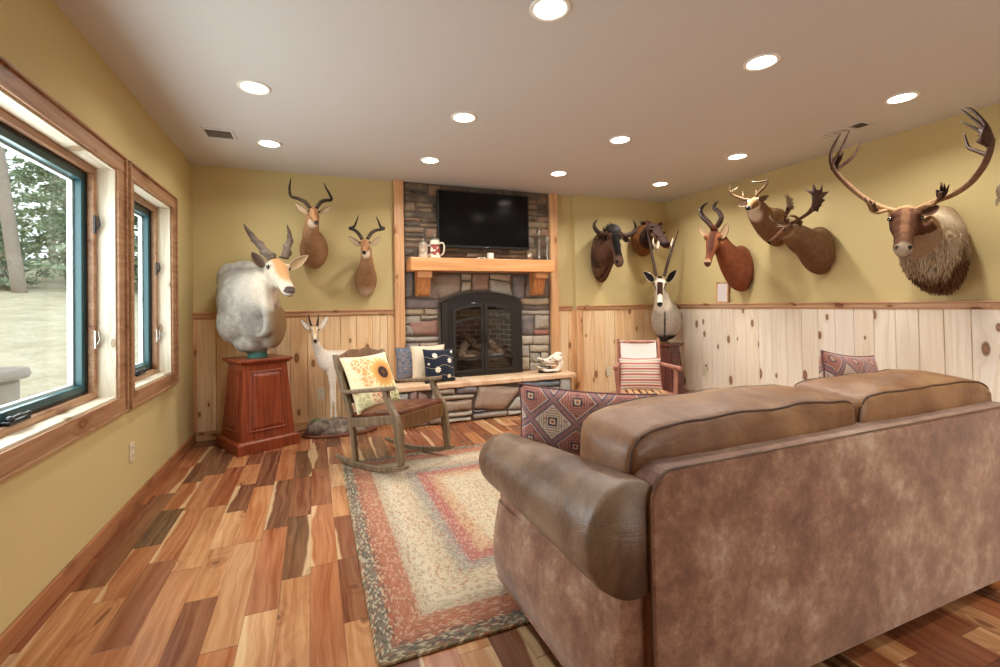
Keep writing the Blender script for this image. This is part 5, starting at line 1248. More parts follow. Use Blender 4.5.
# ---- eland bust on its cherry pedestal
pc = V((-.475, 4.735, 0)); pr = .46
def pedestal(name, label, c, rz, b, tp, hgt, mat):
    t = thing(name, label, 'pedestal', tuple(c), rz)
    def sq(s, z): return [V((-s, -s, z)), V((s, -s, z)), V((s, s, z)), V((-s, s, z))]
    obj('plinth', MB().rings([sq(b+.012, 0), sq(b+.012, .085), sq(b-.004, .105)]), mat, t, world=False, bev=.006)
    bb, bt = b-.02, tp
    obj('case', MB().rings([sq(bb, .10), sq(bt, hgt-.03)]), mat, t, world=False, bev=.004)
    mb = MB(); mb.rings([sq(tp+.012, hgt-.045), sq(tp+.035, hgt-.022)]); mb.rings([sq(tp+.04, hgt-.022), sq(tp+.04, hgt)]); obj('top_board', mb, mat, t, world=False, bev=.005)
    for k in range(4):
        R_ = Matrix.Rotation(k*pi/2, 4, 'Z')
        def q(s, z, o):       # point on the sloping face, s in -1..1, o = out
            h = (z-.10)/(hgt-.13); w = bb+(bt-bb)*h; return R_@V((s*w, -w-o, z))
        z0, z1 = .175, hgt-.105; pnl = MB()
        def rr(ins, o): a = .70-ins; dz = ins*.19/.1*.1; return [q(-a, z0+dz, o), q(a, z0+dz, o), q(a, z1-dz, o), q(-a, z1-dz, o)]
        mo = MB(); mo.rings([rr(-.02, .0005), rr(-.02, .009), rr(.03, .012), rr(.07, .004), rr(.07, .0004)], cap=False); obj('panel_moulding', mo, mat, t, world=False)
        pnl.rings([rr(.09, .0004), rr(.09, .003), rr(.22, .012)]); obj('raised_panel', pnl, mat, t, world=False)
    return t
pedestal('wooden_pedestal', 'tapered cherry-red panelled wooden pedestal carrying the eland bust', pc, pr, .250, .182, .79, CHERRY)
t = thing('eland_bust', 'large pale grey eland bust with spiral horns standing on the cherry pedestal', 'mounted animal bust', (pc.x, pc.y, .792))
P = at(276, 262, 'y', 4.50); N = at_dist(290, 291, P, .47); hd = Head(P, N, (.15, -.2, 1))
mb = MB(); head_mesh(mb, hd, 1.0, .95, 1.15, None, .05)
def G(x, y, yy): return at(x, y, 'y', yy)
body_loft(mb, [(G(243, 290, 4.98), (1, .3, 0), (0, .0, 1), .15, .20), (G(243, 300, 4.90), (1, .3, 0), (0, .1, 1), .215, .345), (G(247, 300, 4.80), (1, .25, 0), (0, .15, 1), .235, .375), (G(251, 297, 4.68), (1, .2, 0), (0, .3, 1), .215, .33), (G(260, 287, 4.58), (1, .1, 0), (0, .5, 1), .16, .23), (G(266, 277, 4.55), (1, 0, 0), (0, .8, 1), .13, .16), (G(271, 270, 4.54), (1, 0, 0), (0, 1, 1), .11, .12)])
body_loft(mb, [(G(262, 285, 4.50), (1, -.2, 0), BY, .075, .05), (G(266, 300, 4.47), (1, -.2, 0), BY, .06, .055), (G(269, 318, 4.46), (1, -.2, 0), BY, .045, .06), (G(268, 332, 4.48), (1, -.2, 0), BY, .05, .06), (G(262, 337, 4.54), (1, -.2, 0), BY, .05, .05)])
mb.ball(G(270, 324, 4.68), (.14, .14, .23)); mb.ball(G(258, 318, 4.64), (.16, .13, .24)); mb.ball(G(236, 322, 4.75), (.16, .16, .20)); mb.ball(G(252, 343, 4.72), (.15, .13, .09))
mb.ball(G(231, 280, 4.88), (.12, .10, .16))
mb.tube([(pc.x, pc.y, .80), (pc.x, pc.y, 1.0)], [.075, .10], 16)
for s in (0,): mb.ball(hd.p(.05, .02), (.10*hd.L, .06*hd.L, .13*hd.L), hd.M())
def cf(q, nz, n):
    f, u, l = hd.loc(q); b = cmix('9C968E', 'BCB6AC', .5+nz*1.3); b = cmix(b, '807B76', sst(.0, .4, noise.noise(V((q.x*9, q.y*9, q.z*4))))*.35)
    b = cmix(b, 'D9CFC0', sst(.32, .15, (q-G(262, 282, 4.5)).length)*.7)
    b = cmix(b, '94724C', sst(-.40, -.28, q.x)*sst(1.34, 1.18, q.z)*.9)
    b = cmix(b, '6E665E', sst(.16, .10, (q-G(268, 330, 4.42)).length)*.0)
    b = cmix(b, '5A6A5E', sst(.88, .83, q.z))
    b0 = b
    if f > -.15 and (q-hd.p(.45, -.15)).length < hd.L*.68:
        b = cmix('DFD3C2', 'D2C4B0', .5+nz); b = cmix(b, 'C08A54', sst(.16, .07, abs(l))*sst(-.10, -.02, u)*sst(.95, .7, f)*sst(-.1, .02, f)*.85)
        b = cmix(b, 'C49A6C', sst(.0, .12, l)*.35)
        if f > .96 and u > -.19 and abs(l) < .10: b = hx('5A4A44')
        if f > .6 and abs(u+.245) < .013: b = hx('5A4640')
        b = cmix(b, '3A302A', sst(.065, .045, (q-hd.p(.2, -.035, .165 if l > 0 else -.165)).length/hd.L)*.8)
    return hb(hd, q, f, b0, b)
finish('body', mb, hd, cf, t, .011, None, 6); eyes(hd, t, .2, -.035, .172, .036)
obj('mounting_post', MB().tube([(pc.x, pc.y, .793), (pc.x, pc.y, .85)], [.085, .075], 20), Mt('teal_felt', '3E6A5E', .9), t, smooth=False)
eh = lambda k: cmix('7A6A5C', '4E3C32', sst(.2, .9, k))
horn(t, [G(272, 259, 4.50), G(264, 250, 4.51), G(256, 241, 4.53), G(249.5, 233, 4.55), G(243.5, 224, 4.57)], [.036, .032, .027, .02, .004], eh, spiral=3.2, seg=16, sm=10)
horn(t, [G(285, 258, 4.50), G(287, 249, 4.52), G(289.5, 241, 4.54), G(289.5, 234, 4.56), G(287, 225, 4.57)], [.034, .031, .025, .017, .004], eh, spiral=3.0, seg=16, sm=10)
ear(t, G(263, 267, 4.52), G(251.5, 251.5, 4.56), (.2, -1, 0), .045, '6A5446', 'BDB2A4', .5); ear(t, G(290, 268, 4.50), G(308.5, 255, 4.52), (-.2, -1, .1), .042, 'A88A68', 'D2C2AC', .5)
obj('nose_pad', MB().ball(hd.p(1.01, -.16), (.025*hd.L, .035*hd.L, .065*hd.L), hd.M(), 14, 9), Mt('dark_nose', '4E403A', .45), t, smooth=True)

# ---- oryx bust on the dark pedestal
oc = V((4.06, 4.60, 0)); 
pedestal('wooden_pedestal', 'tapered dark mahogany pedestal in the back corner carrying the oryx bust', oc, .35, .20, .135, .72, MAHOG)
t = thing('oryx_bust', 'oryx bust with long straight horns and black-and-white face, on the mahogany pedestal', 'mounted animal bust', (oc.x, oc.y, .722))
def G(x, y, yy): return at(x, y, 'y', yy)
P = G(660, 278, 4.50); N = at_dist(659.8, 305, P, .42); hd = Head(P, N, (-.35, -.5, .7))
mb = MB(); head_mesh(mb, hd, .82, .85, 1.0, None, .045)
body_loft(mb, [(G(668, 312, 4.86), (1, -.4, 0), BZ, .12, .14), (G(667, 318, 4.76), (1, -.4, 0), BZ, .175, .24), (G(666, 320, 4.66), (1, -.5, 0), (0, .1, 1), .185, .255), (G(665, 317, 4.56), (1, -.6, 0), (0, .3, 1), .16, .21), (G(663, 305, 4.52), (1, -.6, 0), (.1, .8, 1), .105, .14), (G(661, 294, 4.52), (1, -.7, 0), (.3, 1, 1), .08, .10)])
mb.tube([(oc.x, oc.y, .735), (oc.x, oc.y, .9)], [.05, .09], 14)
def cf(q, nz, n):
    f, u, l = hd.loc(q); b = cmix('C4BAAC', 'AFA69A', .5+nz)
    lat = (q-P).dot(V((1, -.75, 0)).normalized()); 
    if n.y < .2: b = cmix(b, '2A201C', sst(.012, .005, abs(lat-.045))*sst(1.30, 1.2, q.z)*.95)
    b = cmix(b, '3A2C26', sst(.84, .79, q.z))
    b0 = b
    if f > -.12 and (q-hd.p(.45, -.15)).length < hd.L*.66:
        b = cmix('E8DECE', 'DCD0BE', .5+nz)
        fb = sst(.085, .065, abs(l))*sst(-.14, -.08, u)*(sst(.22, .27, f)*sst(.70, .64, f))+sst(.07, .05, abs(l))*sst(.12, .05, f)*sst(-.1, -.05, u)
        b = cmix(b, '3A2219', fb); b = cmix(b, '2A1C18', sst(.035, .02, abs(u+.07+.0*f))*sst(.09, .12, abs(l))*sst(.02, .1, f)*sst(.5, .4, f))
        if f > .95 and u > -.21: b = (.06, .05, .05)
        if f > .6 and abs(u+.2) < .012: b = hx('4A3A34')
    return hb(hd, q, f, b0, b)
finish('body', mb, hd, cf, t, .010, None, 6); eyes(hd, t, .2, -.06, .138, .036)
oh = lambda k: cmix('6A5444', '2A1E18', k)
horn(t, [G(656, 276, 4.50), G(653, 260, 4.53), G(649.5, 243, 4.56), G(646.3, 228.5, 4.60)], [.020, .018, .013, .003], oh, .22, 26, rend=.55, sm=14)
horn(t, [G(664.5, 276, 4.50), G(668.5, 260, 4.53), G(673.5, 245, 4.56), G(678.5, 230, 4.60)], [.020, .018, .013, .003], oh, .22, 26, rend=.55, sm=14)
ear(t, G(653.5, 281, 4.51), G(643.3, 271.5, 4.55), (0, -1, 0), .05, '1E1614', 'C8B8A4', .3); ear(t, G(667, 281, 4.50), G(676.8, 269.8, 4.54), (0, -1, 0), .05, '1E1614', 'C8B8A4', .3)

# ---- little gazelle on its rock base
gb = V((.235, 4.83, 0))
t = thing('rock_plinth', 'rock and earth display plinth with a wooden rim under the little white gazelle', 'plinth', (gb.x, gb.y, 0))
mb = MB(); mb.lathe([(0, 0), (.205, 0), (.213, .008), (.21, .025), (.198, .032), (0, .032)], gb, 40, Matrix.Diagonal((1.65, .90, 1)))
obj('rim', mb, FIRZ if False else m_pine('walnut_rim', 0, 0, ['7A4630', '643624', '4E281C'], ks=.2), t, smooth=False, bev=.002)
mb = MB(); mb.ball((gb.x, gb.y, .035), (.32, .165, .06), None, 44, 20); mb.ball((gb.x-.19, gb.y-.05, .085), (.115, .10, .085), None, 36, 20); mb.ball((gb.x-.03, gb.y-.01, .07), (.14, .11, .075), None, 36, 20); mb.ball((gb.x+.15, gb.y+.05, .06), (.14, .10, .06), None, 36, 20)
def cfb(q, nz, n): 
    b = cmix('5E5046', '8A7A6C', .5+noise.noise(q*18)+.6*noise.noise(q*50)); return cmix(b, '4A5A30', sst(.15, .35, noise.noise(q*9+V((3, 3, 3))))*sst(.3, .8, n.z))
finish('rock', mb, None, cfb, t, .007, None, 1, FUR, disp=.016)
mb = MB(); rd = random.Random(12)
for cx_, cy_ in ((gb.x-.25, gb.y+.0), (gb.x-.16, gb.y+.03), (gb.x-.03, gb.y-.05), (gb.x+.10, gb.y+.03)):
    for k in range(28):
        a = rd.uniform(0, 2*pi); r_ = rd.uniform(0, .025); p = V((cx_+r_*math.cos(a), cy_+r_*math.sin(a), .115)); mb.tube([p-V((0, 0, .05)), p+V((rd.gauss(0, .008), rd.gauss(0, .008), rd.uniform(.0, .012)))], [.004, .001], 4)
obj('moss', mb, Mt('moss', '5E7A34', .9), t, kind='stuff')
t = thing('gazelle_mount', 'small cream-white gazelle standing full-body on the rock base behind the rocking chair', 'mounted animal', (gb.x, gb.y, .12))
def G(x, y, yy): return at(x, y, 'y', yy)
P = G(314.5, 326.5, 4.66); N = at_dist(315.4, 341.5, P, .19); hd = Head(P, N, (.05, .1, 1))
mb = MB(); head_mesh(mb, hd, .95, .95, .85, None, .05)
body_loft(mb, [(G(315, 333, 4.72), BX, (0, 1, .6), .032, .038), (G(316, 342, 4.75), BX, (.3, 1, .8), .036, .045), (G(319, 351, 4.78), BX, (.4, .8, 1), .045, .062), (G(325, 360, 4.80), (.9, -.4, 0), (.2, .3, 1), .060, .10), (G(334, 361, 4.86), (.75, -.65, 0), BZ, .075, .11), (G(343, 360, 4.93), (.7, -.7, 0), BZ, .08, .10), (G(351, 361, 5.0), (.7, -.7, 0), BZ, .085, .105), (G(356, 362, 5.03), (.7, -.7, 0), BZ, .05, .07)])
def leg(pts, r): mb.tube(pts, r, 12, smooth=5)
zt = .12
for sx, (kx, ky) in ((0, (331, 417.5)), (1, (335.8, 417.8))):
    yy = 4.80+.02*sx
    ft = G(kx, ky, yy); ft.z = max(ft.z, .125)
    leg([G(329+3*sx, 366, yy), G(330.5+3.4*sx, 377, yy), G(331+3.4*sx, 388, yy), G(331.2+3.2*sx, 396, yy), G(331.3+3.8*sx, 409, yy), ft], [.040, .026, .0155, .017, .010, .013])
leg([G(350, 366, 5.0), G(352, 377, 4.98), G(349, 388, 4.99), G(353, 397, 5.0), G(351, 408, 4.97), V((G(350, 412, 4.93).x, 4.93, .085))], [.06, .045, .024, .019, .011, .014])
leg([G(356, 366, 4.97), G(358, 377, 4.95), G(355, 388, 4.96), G(359, 397, 4.97), G(357, 408, 4.94), V((G(356, 412, 4.90).x, 4.90, .09))], [.055, .042, .024, .019, .011, .014])
def cf(q, nz, n):
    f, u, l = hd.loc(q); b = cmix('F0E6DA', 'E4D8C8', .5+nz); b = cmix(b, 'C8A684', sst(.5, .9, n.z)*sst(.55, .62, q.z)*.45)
    b0 = b
    if (q-hd.p(.4, -.15)).length < hd.L*.75:
        b = cmix('DCC8AC', 'CDB494', .5+nz); b = cmix(b, 'A87848', sst(.08, .03, abs(l))*sst(-.05, 0, u)*.5)
        if f > .9 and u > -.24: b = (.06, .05, .05)
        b = cmix(b, '5A4434', sst(.03, .015, abs(abs(l)-.13-.0*f))*sst(.25, .3, f)*sst(.8, .6, f)*sst(-.12, -.06, u)*.6)
    if q.z < .145: b = cmix(b, '2E2620', sst(.145, .138, q.z)) if q.x < .3 else b
    return b
finish('body', mb, hd, cf, t, .0065, (1, YB-.03), 4); eyes(hd, t, .2, -.03, .172, .05)
obj('nose', MB().ball(hd.p(1.0, -.17), (.05*hd.L, .055*hd.L, .065*hd.L), hd.M(), 12, 8), BLACKP, t, smooth=True)
for h in ([(311.5, 326, 0), (309.6, 320.5, .01), (308.6, 314.5, .02)], [(317.2, 326, 0), (318, 320.5, .01), (318.6, 314, .02)]):
    horn(t, hpx(h, 4.66), [.010, .008, .002], dark, .2, 8)
ear(t, G(309.5, 329.5, 4.68), G(300.8, 319.5, 4.70), (0, -1, 0), .027, 'E0D2C2', '3E3630'); ear(t, G(319.5, 329, 4.68), G(328, 315.8, 4.70), (0, -1, 0), .027, 'E0D2C2', '3E3630')

# ---- skull on the hearth
sk = V((2.58, 4.86, hz))
t = thing('animal_skull', 'bleached hippo-like animal skull with long curved tusks on a dark stand on the hearth', 'skull', tuple(sk))
def G(x, y, yy=4.84): return at(x, y, 'y', yy)
obj('stand', MB().lathe([(0, 0), (.13, 0), (.135, .012), (.12, .028), (0, .03)], sk, 28, Matrix.Diagonal((1.1, .62, 1))), Mt('ebonised_stand', '1E1816', .4), t, bev=.002)
mb = MB()
mb.tube([G(561, 358), G(555, 358.5), G(549, 361), G(543, 360.5), G(538, 358)], [(.05, .055), (.068, .06), (.055, .04), (.035, .022), (.028, .016)], 16, smooth=4, up=(0, 0, 1))
mb.ball(G(558, 354), (.045, .06, .025)); mb.ball(G(560, 363), (.035, .065, .055))
for s in (-.045, .045):
    mb.tube([G(561, 364, 4.84+s), G(557, 370, 4.84+s), G(549, 371, 4.84+s), G(543, 369.5, 4.84+s*.6), G(538, 367, 4.84+s*.5)], [(.012, .035), (.012, .028), (.012, .020), (.014, .016), (.016, .014)], 12, smooth=4)
    mb.tube([G(552, 356.5, 4.84+s*1.5), G(557, 360, 4.84+s*1.7), G(561, 359, 4.84+s*1.2)], [.010, .012, .012], 8)
mb.tube([G(538, 367, 4.80), G(537.5, 367, 4.88)], [.015, .015], 8); mb.tube([G(558, 368), V((G(556, 374).x, 4.84, hz+.02))], [.02, .02], 8)
def cf(q, nz, n): 
    b = cmix('F0E8DC', 'E2D4C0', .5+nz); 
    for ep in (G(550, 359, 4.79), G(556.5, 362, 4.78), G(543, 361, 4.80)): b = cmix(b, '8A7A6A', sst(.028, .012, (q-ep).length))
    return b
finish('skull', mb, None, cf, t, .006, None, 2, BONE)
for s in (-.03, .03):
    horn(t, [G(540, 359.5, 4.84+s), G(536, 361, 4.84+s), G(533, 358.5, 4.84+s*1.2), G(531.8, 353.5, 4.84+s*1.4)], [.012, .012, .010, .003], bn, name='tusk')
    horn(t, [G(543, 369, 4.84+s), G(538.5, 368, 4.84+s), G(534.5, 365.5, 4.84+s*1.2), G(531.6, 361.5, 4.84+s*1.4)], [.012, .012, .010, .003], bn, name='tusk')
obj('teeth', MB().tube([G(556, 365.5, 4.79), G(546, 365, 4.80)], [.008, .006], 6), BONE if False else WHITE, t)
# ---------------------------------------------------------------- braided rug
RX0, RX1, RY0, RY1 = .19, 1.99, 1.63, 3.86
def m_rug(hx_, hy_):
    t = Mt('braided_wool', rough=.95, spec=.1); X = t.xyz(t.coord()); x, y = X[0], X[1]
    dx = x.abs()*-1+hx_; dy = y.abs()*-1+hy_; d = dx.min(dy); isx = dx.lt(dy)
    along = isx*y+(isx*-1+1)*x; row = (d/.0095).floor(); fr = (d/.0095).frac()
    ph = (along/.015 + fr*.8*((row*.5).frac()*4-1) + row*.37).frac(); pid = (along/.015+fr*.8*((row*.5).frac()*4-1)+row*.37).floor()
    r = t.white(t.vec(pid, row, isx)); 
    st = [(0, 'A58C69'), (.022, '7A6E60'), (.06, '85796A'), (.075, 'A8705A'), (.14, 'B87C62'), (.185, 'B47E66'), (.20, 'BEAA90'), (.235, 'C6B49A'), (.26, 'D4C4AA'), (.31, 'D2BEA2'), (.36, 'C8B498'), (.40, 'BEAC92'), (.43, 'A69A88'), (.475, '9E9288'), (.50, 'AE746A'), (.545, 'B06E66'), (.565, 'BC9074'), (.62, 'C8A684'), (.66, 'CCB89C'), (.75, 'CEBC9E'), (.85, 'C2B094'), (1, 'CAB89A')]
    nz = t.noise(t.vec(x*2, y*2, 0.0), 1, 2)*.0
    base = None
    nd = d*1.0+nz; lo = t.ramp(nd, st)
    # individual strands: dark flecks, pale flecks
    dk = t.mix(1.0, lo, '5E5A52', 'MULTIPLY'); edge = d.step(.105, .07)
    c = t.mix(r.gt(.76)*(edge*.4+.22), lo, '54504A'); c = t.mix(r.lt(.24)*(edge*.2+.3), c, 'D8C8A8')
    c = t.mix((r-.5).abs().lt(.06)*.5, c, 'A0523E')
    hgt = (fr*pi).sin()*.6+(ph*pi).sin()*.6; c = t.mix(hgt.step(.45, .1)*.35, c, '5A4A3A'); t.color(c); t.bump(hgt, .8, .006); return t
mb = MB(); w, h = (RX1-RX0)/2, (RY1-RY0)/2; rr = []
def rrect(w, h, r, z, n=6):
    out = []
    for cx, cy, a0 in ((w-r, h-r, 0), (-w+r, h-r, 90), (-w+r, -h+r, 180), (w-r, -h+r, 270)):
        for k in range(n+1): a = math.radians(a0+90*k/n); out.append(V((cx+r*math.cos(a), cy+r*math.sin(a), z)))
    return out
mb.rings([rrect(w-.004, h-.004, .03, 0), rrect(w, h, .034, .004), rrect(w-.003, h-.003, .032, .010), rrect(w-.012, h-.012, .025, .0125)])
rug = obj('braided_rug', mb, m_rug(w, h), None, label='oval-patterned rectangular braided rug in faded rust, cream and grey bands between rocker and sofa', cat='rug')
rug.location = ((RX0+RX1)/2, (RY0+RY1)/2, .0005); rug['label'] = 'rectangular braided rug in faded rust, cream and grey bands between rocker and sofa'

# ---------------------------------------------------------------- sofa
sf = thing('leather_sofa', 'large brown leather sofa with rolled arms seen from behind', 'sofa', (1.85, 1.48, 0))
sx0, sx1, sy0, sy1 = .84, 2.86, 1.015, 1.95
def rbox(a, b, r=.03, sub=None):
    return MB().box(a, b)
# back panel with rounded shoulders
prof = []
zt = .768; r_ = .085
for k in range(7): a = pi/2*k/6; prof.append((sx0+r_-r_*math.cos(pi/2-a) if False else sx0+r_*(1-math.sin(a)) , 0))
pts = [(sx0, .055)]+[(sx0+r_-r_*math.cos(a), zt-r_+r_*math.sin(a)) for a in [pi/2*k/6 for k in range(7)]]+[(sx1-r_+r_*math.sin(a), zt-r_+r_*math.cos(a)) for a in [pi/2*k/6 for k in range(7)]]+[(sx1, .055)]
Mb = Matrix(((1, 0, 0, 0), (0, 0, 1, sy0), (0, 1, 0, 0), (0, 0, 0, 1)))
obj('back_panel', MB().prism(pts, Mb, .12), SUEDE, sf, bev=.012)
seam = [V((x, sy0-.001, z)) for x, z in pts]; obj('seam_welt', MB().tube([p+V((0, .004, 0)) for p in seam], .0035, 6), LEATH, sf, smooth=True)
obj('seat_base', MB().box((sx0+.10, sy0+.11, .07), (sx1-.10, sy1-.05, .30)), LEATH, sf, bev=.02)
for i in range(2):
    a = sx0+.13+(sx1-sx0-.26)/2*i; mb = MB(); bx0, bx1 = a+.004, a+(sx1-sx0-.26)/2-.004
    def cush(x0, x1, y0, y1, z0, z1, n=20, pw=.35, crown=(0, 0, 0)):
        """soft boxy cushion"""
        mb = MB(); c = V(((x0+x1)/2, (y0+y1)/2, (z0+z1)/2)); s = V(((x1-x0)/2, (y1-y0)/2, (z1-z0)/2)); N = n
        rs = []
        for i in range(1, N):
            th = -pi/2+pi*i/N
            r1 = abs(math.cos(th))**pw; zz = (1 if th > 0 else -1)*abs(math.sin(th))**pw; ring = []
            for j in range(4*N//2):
                ph = 2*pi*j/(4*N//2); cx, sx_ = math.cos(ph), math.sin(ph); ax = (1 if cx > 0 else -1)*abs(cx)**pw; ay = (1 if sx_ > 0 else -1)*abs(sx_)**pw
                x, y, z = ax*r1, ay*r1, zz
                k = 1+.03*noise.noise(V((x*3+x0, y*3, z*3)))
                ring.append(V((c.x+x*s.x*k, c.y+y*s.y*(1+crown[1]*(1-x*x)*(1-z*z))*k, c.z+z*s.z*(1+crown[2]*(1-x*x)*(1-y*y))*k)))
            rs.append(ring)
        mb.rings(rs); return mb
    obj('seat_cushion', cush(bx0, bx1, sy0+.32, sy1+.02, .29, .46, crown=(0, 0, .2)), LEATHB, sf, smooth=True)
# back cushions: boxed leather with piping round both faces
def back_cushion(x0, x1, seed, tilt, tl, tr):
    y0, y1, z0, z1 = 1.118, 1.40, .46, .868; nx, ny, nz = 26, 8, 12; mb = MB(); rd = random.Random(seed)
    piv = V(((x0+x1)/2, 1.12, .46)); Rm = Matrix.Rotation(tilt, 3, 'X')
    def P(u, v, w):      # each -1..1
        mxa = max(abs(u), abs(w), 1e-6); kk = mxa/max((abs(u)**11+abs(w)**11)**(1/11), 1e-6); u *= kk; w *= kk
        ex = abs(u)**6; rx = 1-.05*abs(w)**4
        x = (x0+x1)/2+u*(x1-x0)/2*(1-.03*(1-v*v)*0)*(1-.045*abs(v)**5*0) 
        cr = .0
        yb = (1-abs(u)**3.2)*(1-abs(w)**3.0)
        y = (y0+y1)/2+v*((y1-y0)/2)*(1+.10*yb)
        ztop = z1-(tl if u < 0 else tr)*abs(u)**5
        zc = (z0+ztop)/2; z = zc+w*(ztop-z0)/2
        if w > 0: z += .022*(1-abs(u)**3)*(1-v*v)*w**4; z += noise.noise(V((u*3.5+seed, v, 1)))*.010*w**4*(1-abs(u)**8)
        x += (1 if u > 0 else -1)*abs(u)**6*(.02*(1-v*v)*(1-abs(w)**3))
        y += noise.noise(V((u*4+seed, w*2.5, v*2)))*.008*(1-abs(u)**6)
        y += noise.noise(V((u*9+seed, w*2, v)))*.004
        return Rm@(V((x, y, z))-piv)+piv
    def face(f, na, nb):
        o_ = len(mb.v)
        for j in range(nb+1):
            for i in range(na+1): mb.v.append(f(2*i/na-1, 2*j/nb-1))
        for j in range(nb):
            for i in range(na): k = o_+j*(na+1)+i; mb.f.append((k, k+1, k+na+2, k+na+1))
    for s in (-1, 1):
        face(lambda a, b: P(a, s, b), nx, nz); face(lambda a, b: P(a, b, s), nx, ny); face(lambda a, b: P(s, a, b), ny, nz)
    o = obj('back_cushion', mb, LEATHB, sf)
    bm = bmesh.new(); bm.from_mesh(o.data); bmesh.ops.remove_doubles(bm, verts=bm.verts, dist=1e-4); bmesh.ops.recalc_face_normals(bm, faces=bm.faces); bm.to_mesh(o.data); bm.free()
    for p in o.data.polygons: p.use_smooth = True
    md = o.modifiers.new('bevel', 'BEVEL'); md.width = .028; md.segments = 4; md.limit_method = 'ANGLE'; md.angle_limit = .9
    for s in (-.93, .93):
        c = .985; lp = [P(-c+2*c*k/30, s, .985) for k in range(31)]+[P(.985, s, .97-1.94*k/10) for k in range(1, 11)]+[P(.985-1.97*k/30, s, -.985) for k in range(1, 31)]+[P(-.985, s, -.97+1.94*k/10) for k in range(1, 11)]
        lp = [q+(q-piv).normalized()*.0 for q in lp]; obj('piping', MB().tube(lp+lp[:1], 0.0042, 8), PIPE, o, smooth=True)
back_cushion(.842, 1.872, 3, .06, .03, .01); back_cushion(1.884, 2.83, 11, .06, .0, .05)
# arms
def arm(sg, cx):
    # roll from rear to front
    ys = [sy0+.012+(sy1-sy0-.01)*k/30 for k in range(31)]; rs = []
    rear = (cx(.800), .588, .152, .162); front = (cx(.775), .548, .118, .112)
    for k, y in enumerate(ys):
        f = k/30; x = rear[0]+(front[0]-rear[0])*f; z = rear[1]+(front[1]-rear[1])*f**1.1; a = rear[2]+(front[2]-rear[2])*f; b = rear[3]+(front[3]-rear[3])*f
        d = min(y-ys[0], (ys[-1]-y)*1.6); e = .10 if f > .5 else .04; kk = math.sqrt(max(0.02, 1-(1-min(1, (d+.010)/e))**2)) if d < e else 1
        if f > .5: kk = .35+.65*kk if d < e else 1
        else: kk = .86+.14*kk if d < e else 1
        wr = 1+.02*noise.noise(V((y*9, 0, sg)))
        rs.append([V((x+(a*kk)*math.cos(2*pi*j/36)*wr, y, z+(b*kk)*math.sin(2*pi*j/36)*wr+(.10*b*(1-kk)*0))) for j in range(36)])
    a_ = obj('arm', MB().rings(rs), LEATH, sf, smooth=True)
    # side panel: S-shaped profile extruded along the arm
    pr_ = [(.96, .30), (.93, .50), (.80, .50), (.748, .47), (.741, .43), (.728, .36), (.712, .28), (.705, .2), (.708, .13), (.722, .075), (.74, .06), (.96, .06)]
    pr_ = catmull([(a, b) for a, b in pr_], 3); mb = MB(); rs = []
    N = 20
    for k in range(N+1):
        f = k/N; y = sy0+.03+(sy1-.035-sy0-.03)*f
        fx = .04*(max(0, f-.94)/.06)**2
        rs.append([V((cx(x+(fx if x < .85 else 0)+ .02*(1-f)*(1 if x < .85 else 0)), y, z-(.035*f if z > .4 else 0))) for x, z in pr_])
    mb.rings(rs); obj('arm_panel', mb, SUEDE, sf, smooth=False, auto=.7)
arm(-1, lambda x: x); arm(1, lambda x: sx0+sx1-x)
for x, y in ((.78, 1.765), (2.92, 1.78), (1.00, 1.12), (2.66, 1.06)):
    mb = MB(); mb.lathe([(0, .0), (.030, .0), (.034, .006), (.046, .025), (.048, .042), (.040, .06), (.036, .072), (.045, .082), (.045, .1), (0, .1)], (x, y, .0125 if (x < 1 and y > 1.6) else .0), 24); obj('bun_foot', mb, FIRZ, sf, smooth=True)
# kilim pillows on the sofa
kR = V((.86, -.50, -.07)).normalized(); kU = V((-.50, .22, .84)); kU = (kU-kR*kU.dot(kR)).normalized(); kc = at(522, 387, 'y', 1.83)+kR*.275-kU*.195
pillow('kilim_pillow', 'large kilim pillow at the near end of the sofa, fully showing its diamonds', .58, .42, .19, KILIM, basis(tuple(kc), kR, kU), group=None, seed=21, fringe=[((.92, .95, 0), (.99, .55, 0))])
pillow('kilim_pillow', 'kilim pillow whose top peeks over the far sofa cushion', .52, .42, .16, KILIM, basis((2.70, 1.62, .725), (1, .08, -.12), (.1, .10, 1)), group=None, seed=33)

# ---------------------------------------------------------------- rocking chair
F_ = V((.60, -.80, 0)); 
rz = math.atan2(F_.y, F_.x)        # local +x = facing direction
nf = V((.565, 3.325, 0)); ff = V((.993, 3.646, 0))
orig = (nf+ff)/2 - F_*.235; TH = math.radians(7.5); SK = 1.09
rc = thing('rocking_chair', 'old grey-brown wooden rocking chair with a brown leather seat on the rug edge', 'rocking chair', (orig.x, orig.y, 0), rz)
W[rc] = W[rc]@Matrix.Diagonal((SK, SK, SK, 1))@Matrix.Translation((-1.15*TH+.04, 0, 1.1635))@Matrix.Rotation(-TH, 4, 'Y')@Matrix.Translation((-.04, 0, -1.1635)); rc.matrix_world = W[rc]
BRN = m_pine('dark_brown_oak', 0, 0, ['7A5636', '684628', '50341E'], zax=2, ks=.2, rough=.4, grain=1.5)
HW = .245     # half width; local y: + = far/left side of the sitter?
def L(*p): return V(p)
def prof_board(name, pts, y, th, mat=OLDW, w=None, par=rc, bev=.004):
    """side board: polygon in local xz extruded across y"""
    M_ = Matrix(((1, 0, 0, 0), (0, 0, 1, y-th/2), (0, 1, 0, 0), (0, 0, 0, 1))); return obj(name, MB().prism(pts, M_, th), mat, par, world=False, bev=bev)
RB = .0135
